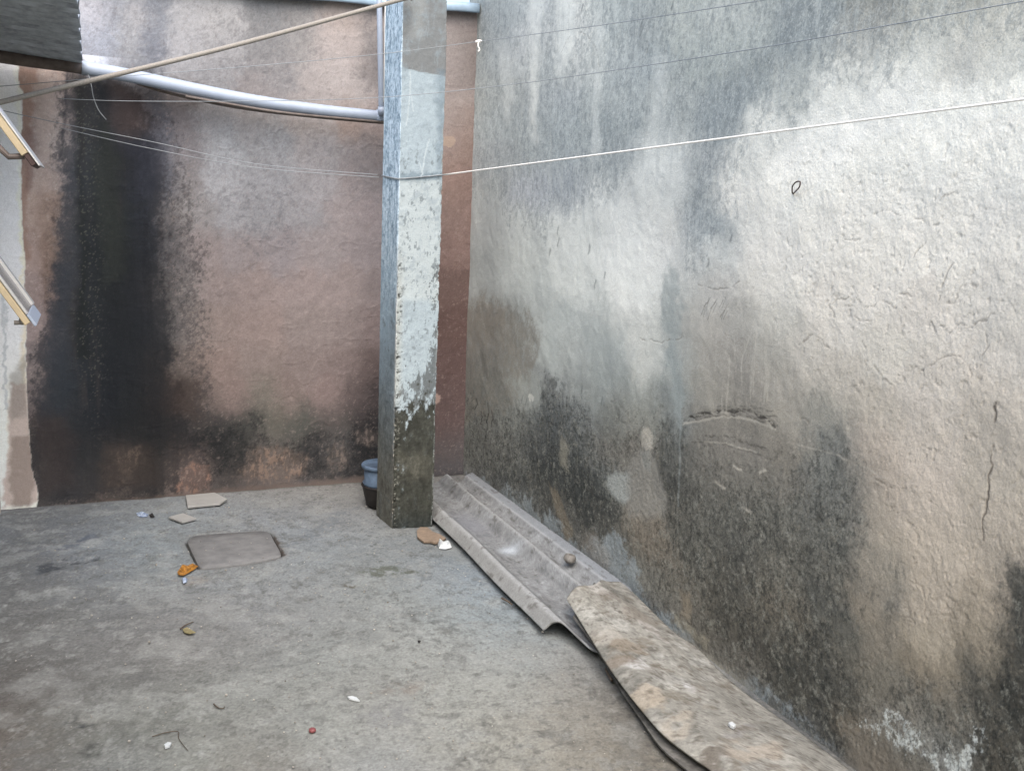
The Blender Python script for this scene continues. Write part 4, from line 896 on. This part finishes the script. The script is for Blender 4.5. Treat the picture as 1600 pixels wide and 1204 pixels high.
def pane_strip(pt, pb, y0, y1, t, mat, name, parent, lift=0.0):
    """a flat bar between a top and a foot point (x, z) that runs in depth from y0 to y1"""
    pt = np.array(pt); pb = np.array(pb); d = (pb-pt)/np.linalg.norm(pb-pt); n = np.array([-d[1], d[0]])
    if n[1] < 0: n = -n
    bm = bmesh.new(); vs_ = []
    for y in (y0, y1):
        for p, s in ((pt, 0), (pb, 0), (pb, 1), (pt, 1)):
            q = p+n*(lift-t*s); vs_.append(bm.verts.new((q[0], y, q[1])))
    for f in ((0, 1, 2, 3), (7, 6, 5, 4), (0, 4, 5, 1), (1, 5, 6, 2), (2, 6, 7, 3), (3, 7, 4, 0)): bm.faces.new([vs_[i] for i in f])
    es = bm.edges[:]
    bmesh.ops.bevel(bm, geom=es, offset=min(0.0015, t*0.2), segments=1, affect='EDGES')
    o = bm_obj(name, bm, mat)
    o.parent = parent; o.data.transform(Matrix.Translation(-Vector(house.location)-Vector(parent.location)))
    return o
def xz(y, px, py):
    p = on_y(y, px, py); return np.array([p[0], p[2]])
for k in (0, 1):
    wdw = bpy.data.objects.new('window', None); COL.objects.link(wdw); wdw.parent = house; wdw.empty_display_size = 0.1
    if k == 0:
        y0, y1 = 2.5, 2.75
        top_, foot_ = xz(y0, 0, 172), xz(y0, 63, 258)
        top_ = top_-(foot_-top_)/np.linalg.norm(foot_-top_)*0.36
        dr = (foot_-top_)/np.linalg.norm(foot_-top_)
        pane_strip(top_, foot_, y0, y1, 0.004, M_ALU, 'pane', wdw)
        pane_strip(top_, foot_-dr*0.034, y0+0.002, y1-0.002, 0.016, M_YELLOW, 'frame', wdw, -0.0045)
        pane_strip(foot_-dr*0.033, foot_-dr*0.006, y0+0.003, y1-0.003, 0.012, M_BROWN, 'seal', wdw, -0.0045)
        bm = bmesh.new(); add_tube(bm, [on_y(2.52, -30, 200), on_y(2.52, 0, 232), on_y(2.52, 14, 245), on_y(2.52, 38, 244)], 0.0065, 8)
        o = bm_obj('stay', bm, M_PVC_BROWN_SHADE); o.parent = wdw; o.data.transform(Matrix.Translation(-Vector(house.location)))
    else:
        y0, y1 = 2.5, 2.72
        top_, foot_ = xz(y0, 0, 430), xz(y0, 58, 508)
        top_ = top_-(foot_-top_)/np.linalg.norm(foot_-top_)*0.36
        dr = (foot_-top_)/np.linalg.norm(foot_-top_)
        pane_strip(top_, foot_-dr*0.03, y0+0.012, y1-0.012, 0.004, M_GLASS, 'pane', wdw, -0.003)
        pane_strip(foot_-dr*0.03, foot_, y0, y1, 0.006, M_PVC, 'bottom_rail', wdw)
        pane_strip(top_, foot_-dr*0.031, y0, y0+0.011, 0.006, M_ALU, 'side_rail', wdw)
        pane_strip(top_, foot_-dr*0.031, y1-0.03, y1, 0.010, M_ALU, 'side_rail', wdw, 0.004)
        pane_strip(top_, foot_-dr*0.012, y0+0.001, y1-0.004, 0.014, M_YELLOW, 'frame', wdw, -0.0075)
        bm = bmesh.new(); add_tube(bm, smooth_path([on_y(2.52, 40, 494), on_y(2.52, 33, 503), on_y(2.52, 22, 504)], 4), [0.008]*5+[0.005]*4, 8)
        o = bm_obj('handle', bm, M_STONE); o.parent = wdw; o.data.transform(Matrix.Translation(-Vector(house.location)))

# ================================================================== SHEETS ON THE GROUND
rsn = np.random.RandomState(9)
def dirt(U, V, base, dark, pale, seed, amt=0.5):
    u = U.ravel(); v = V.ravel(); c = np.tile(lin(base), (u.size, 1))
    a = sstep(0.0, 0.7, fbm(u, v, 0.16, seed, 5, 0.65))[:, None]*amt; c = c*(1-a)+lin(dark)*a
    a = sstep(0.15, 0.8, fbm(u, v, 0.11, seed+1, 5, 0.65))[:, None]*amt; c = c*(1-a)+lin(pale)*a
    a = sstep(0.35, 0.6, fbm(u, v, 0.03, seed+2, 4, 0.7))[:, None]*amt*0.7; c = c*(1-a)+lin(dark)*0.6*a
    c = c*np.exp(0.20*fbm(u, v, 0.05, seed+4, 5, 0.8)+0.22*fbm(u, v, 0.012, seed+3, 4, 0.85))[:, None]
    return c, u, v
# long ribbed sheet along the foot of the cream wall
ns_, nl_ = 90, 220
S = np.linspace(0, 1, ns_); T = np.linspace(0, 1, nl_); rows = []; UU = []; VV = []
prof_s = [0, .06, .11, .17, .22, .34, .46, .53, .58, .64, .69, .80, .86, 1.0]
prof_h = [.030, .062, .086, .058, .040, .036, .038, .070, .092, .060, .040, .044, .072, .072]
def yend(s): return np.interp(s, [0, .06, .14, .19, .28, .33, .45, .75, 1], [3.41, 3.40, 3.33, 3.18, 3.15, 3.05, 3.02, 3.40, 3.62])
hs = np.interp(S, prof_s, prof_h); hs = np.convolve(np.pad(hs, 2, 'edge'), np.ones(5)/5, 'valid')
for tt in T:
    row = []
    for s, hh in zip(S, hs):
        y1 = 5.52+0.05*math.sin(s*7)+0.04*s; y = yend(s)+(y1-yend(s))*tt
        f = (y-3.2)/2.3
        xl = 1.545+(1.60-1.545)*f+0.004*math.sin(y*6); xr_ = 2.048
        z = hh*1.0+0.012*f*math.exp(-((s-.58)/.1)**2)+0.010*math.sin(y*2.1)*(1-s)*0.4
        row.append((xl+(xr_-xl)*s, y, z)); UU.append(s*0.5); VV.append(y)
    rows.append(row)
c, u, v = dirt(np.array(UU), np.array(VV), (128, 130, 130), (106, 106, 105), (142, 145, 146), 301, 0.35)
sN = u/0.5
def band_(a, b, so=0.02): return sstep(a-so, a+so, sN)*sstep(b+so, b-so, sN)
def cmix(c, m, rgb, k=1.0):
    m = np.clip(m*k, 0, 1)[:, None]; return c*(1-m)+lin(rgb)*m
c = cmix(c, band_(0, 0.11, 0.03), (134, 134, 130), 0.55)
c = cmix(c, band_(0.86, 1.0), (134, 139, 144), 0.6)
c = cmix(c, band_(0.845, 0.86, 0.01)*sstep(-0.3, 0.4, fbm(u, v, 0.08, 310, 3)), (88, 90, 92), 0.55)
c = cmix(c, band_(0.25, 0.29, 0.02)*sstep(-0.2, 0.4, fbm(u, v, 0.09, 311, 4)), (96, 94, 94), 0.6)  # darker valley lines, part debris, part rib shading put into the colour
c = cmix(c, band_(0.475, 0.50, 0.012)*sstep(-0.3, 0.4, fbm(u, v, 0.12, 316, 4)), (98, 99, 99), 0.5)
c = cmix(c, band_(0.145, 0.175, 0.015)*sstep(-0.4, 0.3, fbm(u, v, 0.15, 317, 4)), (100, 100, 98), 0.5)
c = cmix(c, band_(0.08, 0.125, 0.012)+band_(0.56, 0.60, 0.012)+band_(0.855, 0.88, 0.01), (168, 170, 169), 0.4)  # pale crest lines: light on the ribs put into the colour
c = cmix(c, band_(0.70, 0.735, 0.01)*sstep(-0.2, 0.4, fbm(u, v, 0.1, 313, 4)), (92, 90, 88), 0.6)
c = cmix(c, sstep(0.55, 0.72, fbm(u, v, 0.025, 312, 3, 0.7, 1, 2.0)), (74, 70, 64), 0.5)
c = cmix(c, np.exp(-((v-4.75)/0.22)**2)*band_(0.15, 0.45, 0.08), (112, 114, 120), 0.6)
c = cmix(c, np.exp(-((v-4.3)/0.05)**2-((sN-.42)/.09)**2), (182, 190, 196), 0.7)
spk = np.full(u.size, 0.1)
o = solid_grid('corrugated_sheet', rows, 0.007, M_FIBRE, (c, spk))
tag(o, 'long grey ribbed roofing sheet lying along the foot of the cream wall behind the pillar', 'roofing sheet')

def edge_path(pts, z):
    return np.array([on_floor(x, y, zz) for (x, y), zz in zip(pts, z)])
def lying_sheet(name, left, zl, right, zr, crest, thick, seed, base, dark, pale, amt, label, extra=None, n=70, m=170, farwave=0.0):
    L_ = edge_path(left, zl); R_ = edge_path(right, zr)
    def resample(P):
        P = np.array(smooth_path(P, 6)); d = np.concatenate([[0], np.cumsum(np.linalg.norm(np.diff(P, axis=0), axis=1))]); d /= d[-1]
        return np.stack([np.interp(np.linspace(0, 1, m), d, P[:, k]) for k in range(3)], 1)
    L_, R_ = resample(L_), resample(R_)
    rows = []; UU = []; VV = []
    for i in range(m):
        row = []
        for j in range(n):
            s = j/(n-1); p = L_[i]*(1-s)+R_[i]*s
            h = crest(s, i/(m-1))
            wob = 0.0035*math.sin(p[1]*7+s*5)+0.002*math.sin(p[1]*17-s*9)
            p = p+np.array([0, farwave*math.sin(s*9+1)*(1-i/(m-1))**8, h+wob*min(1, s*6, (1-s)*6)])
            row.append(p); UU.append(p[0]); VV.append(p[1])
        rows.append(row)
    c, u, v = dirt(np.array(UU), np.array(VV), base, dark, pale, seed, amt)
    if extra: c = extra(c, u, v)
    o = solid_grid(name, rows, thick, M_FIBRE, (c, np.full(u.size, 0.15)))
    tag(o, label, 'roofing sheet')
    return o
def blob(u, v, px, py, ru, rv, z=0.1, w=0.03, seed=1):
    p = on_floor(px, py, z); x = (u-p[0])+w*fbm(u, v, 0.06, seed, 3); y = (v-p[1])+w*fbm(u, v, 0.06, seed+7, 3)
    return sstep(1.25, 0.75, np.sqrt((x/ru)**2+(y/rv)**2))
def top_dirt(c, u, v):
    for px, py, ru, rv, rgb, k in ((925, 925, .05, .08, (176, 173, 166), .7), (945, 1000, .07, .08, (168, 163, 153), .5), (1000, 960, .08, .10, (126, 118, 108), .55), (985, 1010, .05, .05, (118, 104, 86), .5), (995, 1040, .05, .05, (182, 181, 177), .7),
                                   (1085, 1065, .04, .035, (190, 190, 187), .7), (1030, 985, .03, .10, (186, 182, 176), .45), (1160, 1130, .07, .03, (128, 126, 122), .85), (1120, 1178, .05, .035, (98, 92, 84), .85), (1215, 1185, .03, .02, (122, 118, 112), .8), (1045, 1090, .05, .04, (108, 102, 90), .5),
                                   (1180, 1165, .09, .05, (160, 150, 136), .6), (1060, 1120, .06, .05, (160, 152, 138), .6), (950, 940, .04, .05, (118, 110, 102), .4), (920, 990, .03, .04, (110, 104, 98), .4), (1010, 1085, .05, .06, (172, 160, 142), .5), (960, 1030, .05, .06, (120, 106, 92), .45)):
        c = cmix(c, blob(u, v, px, py, ru, rv, 0.1, 0.04, int(px)), rgb, k)
    sw = np.abs(fbm(u+0.05*fbm(u, v, 0.1, 411, 3), v, 0.09, 412, 4, 0.6))
    c = cmix(c, sstep(0.06, 0.0, sw)*sstep(-0.1, 0.5, fbm(u, v, 0.2, 413, 3)), (180, 176, 168), 0.35)
    c = cmix(c, sstep(0.42, 0.6, fbm(u, v, 0.022, 414, 4, 0.75)), (80, 74, 66), 0.55)
    c = cmix(c, sstep(0.35, 0.7, fbm(u, v, 0.07, 415, 5, 0.75)), (104, 96, 84), 0.45)
    return c
def crest_top(s, t):
    rise = 0.040*math.sin(min(1, s/0.22)*math.pi/2)*(1-0.55*max(0, (s-0.22)/0.78))
    return rise*(1-s**3)+0.012*math.exp(-((s-.6)/.14)**2)+0.010*math.exp(-((s-.12)/.06)**2)*min(1, max(0, (t-.55)*4))
leftT = [(888, 938), (901, 960), (925, 1000), (950, 1040), (975, 1075), (1003, 1110), (1035, 1146), (1075, 1178), (1125, 1214), (1215, 1290)]
rightT = [(968, 907), (990, 926), (1050, 984), (1090, 1012), (1140, 1062), (1200, 1108), (1262, 1152), (1325, 1200), (1390, 1252), (1480, 1330)]
under_left = [(896, 962), (912, 984), (931, 1012), (949, 1041), (972, 1081), (1003, 1126), (1034, 1168), (1078, 1207), (1130, 1270), (1170, 1320)]
under_right = [(x-40, y+2) for x, y in rightT]
lying_sheet('curved_sheet', under_left, [.090, .070, .050, .036, .030, .028, .028, .028, .028, .028], under_right, [.058, .05, .04, .03, .025, .02, .02, .02, .02, .02],
            lambda s, t: 0.018*math.sin(math.pi*min(1, s*1.3)), 0.007, 401, (104, 102, 97), (74, 72, 68), (128, 126, 121), 0.5, 'darker sheet peeping out under the dirty bowed sheet')
lying_sheet('curved_sheet', leftT, [.120, .106, .090, .078, .070, .066, .062, .060, .058, .056], rightT, [.075, .070, .055, .045, .035, .03, .03, .03, .03, .03],
            crest_top, 0.008, 402, (138, 136, 128), (102, 101, 95), (164, 163, 156), 0.6, 'dirty beige bowed sheet lying on the near end of the ribbed sheet', top_dirt, farwave=0.02)

# ================================================================== SMALL THINGS ON THE GROUND
def lump(name, centre, size, mat, label, cat, seed=1, sub=2, rough=0.25):
    rs = random.Random(seed); bm = bmesh.new()
    bmesh.ops.create_icosphere(bm, subdivisions=sub, radius=1.0)
    for v_ in bm.verts:
        k = 1+rs.uniform(-rough, rough)
        v_.co = Vector((v_.co.x*size[0]*k, v_.co.y*size[1]*k, v_.co.z*size[2]*k))+Vector(centre)
    return tag(bm_obj(name, bm, mat, None, True), label, cat)
def chip_(name, px, th, mat, label, cat, z=0.006, group=None, seed=1):
    out_ = [tuple(on_floor(x, y, z+th)[:2]) for x, y in px]
    bm = bmesh.new(); add_slab(bm, out_, z, z+th, th*0.06, seed)
    es = [e for e in bm.edges if all(abs(v_.co.z-z-th) < th*0.3 for v_ in e.verts)]
    bmesh.ops.bevel(bm, geom=es, offset=th*0.15, segments=1, affect='EDGES')
    return tag(bm_obj(name, bm, mat), label, cat, group)
# inspection cover
def round_path(px, n=3): return [tuple(p[:2]) for p in smooth_path([on_floor(x, y, 0) for x, y in px+px[:1]], n)[:-1]]
bm = bmesh.new()
oc = np.array(round_path(COVER)); ctr_ = oc.mean(0)
rings = []
for k, z in ((0.972, -0.02), (0.975, -0.003), (0.965, 0.001), (0.6, 0.002), (0.25, 0.0025)):
    rings.append([bm.verts.new((*(ctr_+(p-ctr_)*k), z+0.0012*random.uniform(-1, 1))) for p in oc])
for a_, b_ in zip(rings, rings[1:]):
    for i in range(len(oc)): bm.faces.new((a_[i], a_[(i+1) % len(oc)], b_[(i+1) % len(oc)], b_[i]))
bm.faces.new(rings[-1])
M_COVER = simple('old_cement', (108, 108, 108), 0.92, 0.14, 14, 0.5, 0, (122, 122, 121))
tag(bm_obj('inspection_cover', bm, M_COVER, None, True), 'square cement inspection cover with rounded corners let into the floor', 'manhole cover')
chip_('tile_fragment', [(290, 773), (336, 769), (355, 779), (344, 786), (293, 791)], 0.011, M_TILE, 'larger pale five-sided piece of tile at the foot of the pink wall', 'tile', 0.007, 'broken tiles', 1)
chip_('tile_fragment', [(263, 807), (286, 801), (307, 809), (285, 815)], 0.009, M_TILE, 'small pale diamond-shaped piece of tile between pink wall and floor cover', 'tile', 0.007, 'broken tiles', 2)
chip_('shard', [(651, 828), (656, 823), (668, 823), (676, 830), (688, 834), (697, 840), (690, 845), (680, 847), (672, 845), (662, 845), (652, 838)], 0.010, M_CLAY, 'tan broken shard lying at the foot of the pillar', 'shard', 0.007)
# pot in a tub
pc = on_floor(588, 797); pc = np.array([pc[0]+0.06, pc[1]+0.075, 0.0])
def lathe(name, prof, c, mat, parent=None, seg=40, loc=None):
    bm = bmesh.new(); R_ = []
    for r_, z_ in prof: R_.append([bm.verts.new((c[0]+r_*math.cos(2*math.pi*k/seg), c[1]+r_*math.sin(2*math.pi*k/seg), c[2]+z_)) for k in range(seg)])
    for a_, b_ in zip(R_, R_[1:]):
        for k in range(seg): bm.faces.new((a_[k], a_[(k+1) % seg], b_[(k+1) % seg], b_[k]))
    bm.faces.new(R_[0][::-1]); bm.faces.new(R_[-1])
    return bm_obj(name, bm, mat, parent, True)
tub = lathe('tub', [(.086, 0.006), (.094, .012), (.112, .09), (.118, .112), (.124, .118), (.122, .124), (.112, .124), (.100, .06), (.08, .02)], pc, M_TUB)
tag(tub, 'low black tub behind the pillar with a blue-grey pot set in it', 'tub')
pot = empty('flower_pot', (pc[0], pc[1], 0.03))
tag(pot, 'blue-grey flower pot with a thick rim standing in the black tub', 'pot')
lathe('pot_body', [(.07, 0.0), (.078, .004), (.098, .07), (.112, .095), (.116, .105), (.106, .115), (.110, .185), (.104, .187), (.1025, .12), (.07, .02)], pc+np.array([0, 0, .03]), M_POT, pot)
lathe('inner_wall', [(.1035, .197), (.1005, .18), (.099, .12), (.066, .05)], pc+np.array([0, 0, .03]), simple('shaded_pot_inside', (40, 48, 58), 0.7, 0.3, 30), pot)  # inside coloured dark to hold the shade within the pot
lathe('rim', [(.106, .180), (.118, .184), (.123, .190), (.123, .200), (.119, .206), (.110, .206), (.105, .198)], pc+np.array([0, 0, .03]), M_POT, pot)
# rubbish
st_ = on_floor(890, 878, 0.07); lump('stone', (st_[0], st_[1], 0.088), (.026, .036, .022), M_STONE, 'fist-sized rubble stone on the far ribbed sheet by the cream wall', 'stone', 3, 2, 0.12)
o_ = [on_floor(x, y, 0.008) for x, y in ((278, 893), (290, 884), (306, 882), (310, 886), (300, 892), (286, 901))]
def crumple(name, px, h, mat, label, cat, seed):
    rs = random.Random(seed); P = [on_floor(x, y, 0.004) for x, y in px]
    bm = bmesh.new(); cc = sum(P)/len(P); R_ = []
    for k, z in ((1.0, 0.006), (0.72, h), (0.35, h*0.6)):
        R_.append([bm.verts.new((cc[0]+(p[0]-cc[0])*k, cc[1]+(p[1]-cc[1])*k, max(0.005, z*rs.uniform(0.4, 1.3)))) for p in P])
    for a_, b_ in zip(R_, R_[1:]):
        for i in range(len(P)): bm.faces.new((a_[i], a_[(i+1) % len(P)], b_[(i+1) % len(P)], b_[i]))
    bm.faces.new(R_[-1]); bm.faces.new(R_[0][::-1])
    bmesh.ops.subdivide_edges(bm, edges=bm.edges[:], cuts=1, use_grid_fill=True, fractal=0.02, seed=seed)
    return tag(bm_obj(name, bm, mat), label, cat)
crumple('wrapper', [(277, 894), (283, 888), (293, 884), (304, 882), (310, 885), (304, 890), (296, 894), (287, 899), (279, 899)], 0.022, M_ORANGE, 'crumpled orange wrapper at the near left corner of the floor cover', 'wrapper', 5)
crumple('wrapper_scrap', [(284, 905), (288, 902), (293, 905), (291, 910), (286, 911)], 0.012, M_BLUE, 'tiny blue scrap just in front of the orange wrapper', 'scrap', 6)
crumple('plastic_scrap', [(213, 801), (222, 800), (232, 803), (230, 807), (220, 808), (214, 805)], 0.016, M_BLUE, 'crumpled blue and white scrap left of the broken tiles', 'scrap', 7)
crumple('pebble', [(233, 804), (238, 803), (242, 807), (238, 809), (234, 807)], 0.012, M_PEBBLE, 'dark lump beside the blue and white scrap', 'pebble', 8)
crumple('paper_scrap', [(684, 850), (692, 847), (702, 850), (706, 856), (696, 858), (686, 857)], 0.03, M_PAPER, 'crumpled white paper beside the ribbed sheet near the pillar', 'paper', 9)
chip_('plaster_chip', [(543, 1087), (550, 1086), (557, 1088), (562, 1093), (553, 1092), (546, 1090)], 0.006, M_PAPER, 'long white chip in the middle of the near floor', 'chip', 0.006, 'white chips', 4)
chip_('plaster_chip', [(256, 1162), (262, 1158), (268, 1159), (265, 1164), (258, 1166)], 0.007, M_PAPER, 'short white chip by a bent twig at the near left', 'chip', 0.006, 'white chips', 5)
chip_('plaster_chip', [(1138, 1128), (1144, 1126), (1150, 1131), (1147, 1134), (1141, 1131)], 0.010, M_PAPER, 'small white chip lying on the dirty bowed sheet', 'chip', 0.088, 'white chips', 6)
bc = on_floor(488, 1140, 0.01)
lathe('bottle_cap', [(.0105, 0.006), (.011, .009), (.0105, .013), (.009, .015), (.004, .0155)], (bc[0], bc[1], 0), M_RED, None, 20)
tag(bpy.data.objects['bottle_cap'], 'small red bottle cap on the near floor', 'cap')
pb_ = on_floor(655, 1002, 0.01); lump('pebble', (pb_[0], pb_[1], 0.011), (.007, .006, .006), M_PEBBLE, 'single black pebble in the middle of the floor', 'pebble', 4, 1, .2)
chip_('leaf', [(285, 982), (292, 979), (300, 984), (306, 987), (296, 989), (288, 987)], 0.003, M_LEAF, 'yellowed leaf on the scuffed floor at the left', 'leaf', 0.007)
def twig(px, rad, label, z=0.008):
    bm = bmesh.new(); P = smooth_path([on_floor(x, y, z) for x, y in px], 4)
    add_tube(bm, P, [rad*(1-0.5*i/len(P)) for i in range(len(P))], 6)
    return tag(bm_obj('twig', bm, M_TWIG, None, True), label, 'twig', 'twigs on the floor')
twig([(282, 982), (290, 976), (302, 971)], 0.0035, 'short straight twig beside the yellowed leaf')
twig([(238, 1150), (258, 1144), (278, 1142), (279, 1152), (288, 1165), (294, 1172)], 0.0017, 'sharply bent twig around the short white chip')
twig([(334, 1099), (341, 1105), (348, 1106), (351, 1103)], 0.0025, 'small curled dark twig right of the bent one')
twig([(784, 934), (792, 938), (800, 944)], 0.005, 'stubby pale twig under the edge of the ribbed sheet', 0.02)
twig([(956, 1062), (950, 1052), (946, 1044)], 0.006, 'thick dark twig under the edge of the bowed sheet', 0.02)
# loose grit too small to count
rs = random.Random(12); bm = bmesh.new()
for i in range(900):
    x, y = rs.uniform(-0.3, 2.0), rs.uniform(2.3, 5.6)
    if x > 1.5 and rs.random() < 0.6: continue
    s = rs.uniform(0.0012, 0.0035)*(1 if rs.random() < 0.93 else 1.7)
    bmesh.ops.create_icosphere(bm, subdivisions=1, radius=s, matrix=Matrix.Translation((x, y, 0.004+s*0.5)) @ Matrix.Diagonal((1, rs.uniform(0.6, 1.4), 0.7, 1)))
tag(bm_obj('grit', bm, simple('grit', (92, 84, 74), 0.9, 0.4, 5, 0, 0, (196, 190, 180))), 'loose grit scattered over the cement floor', 'grit', None, 'stuff')
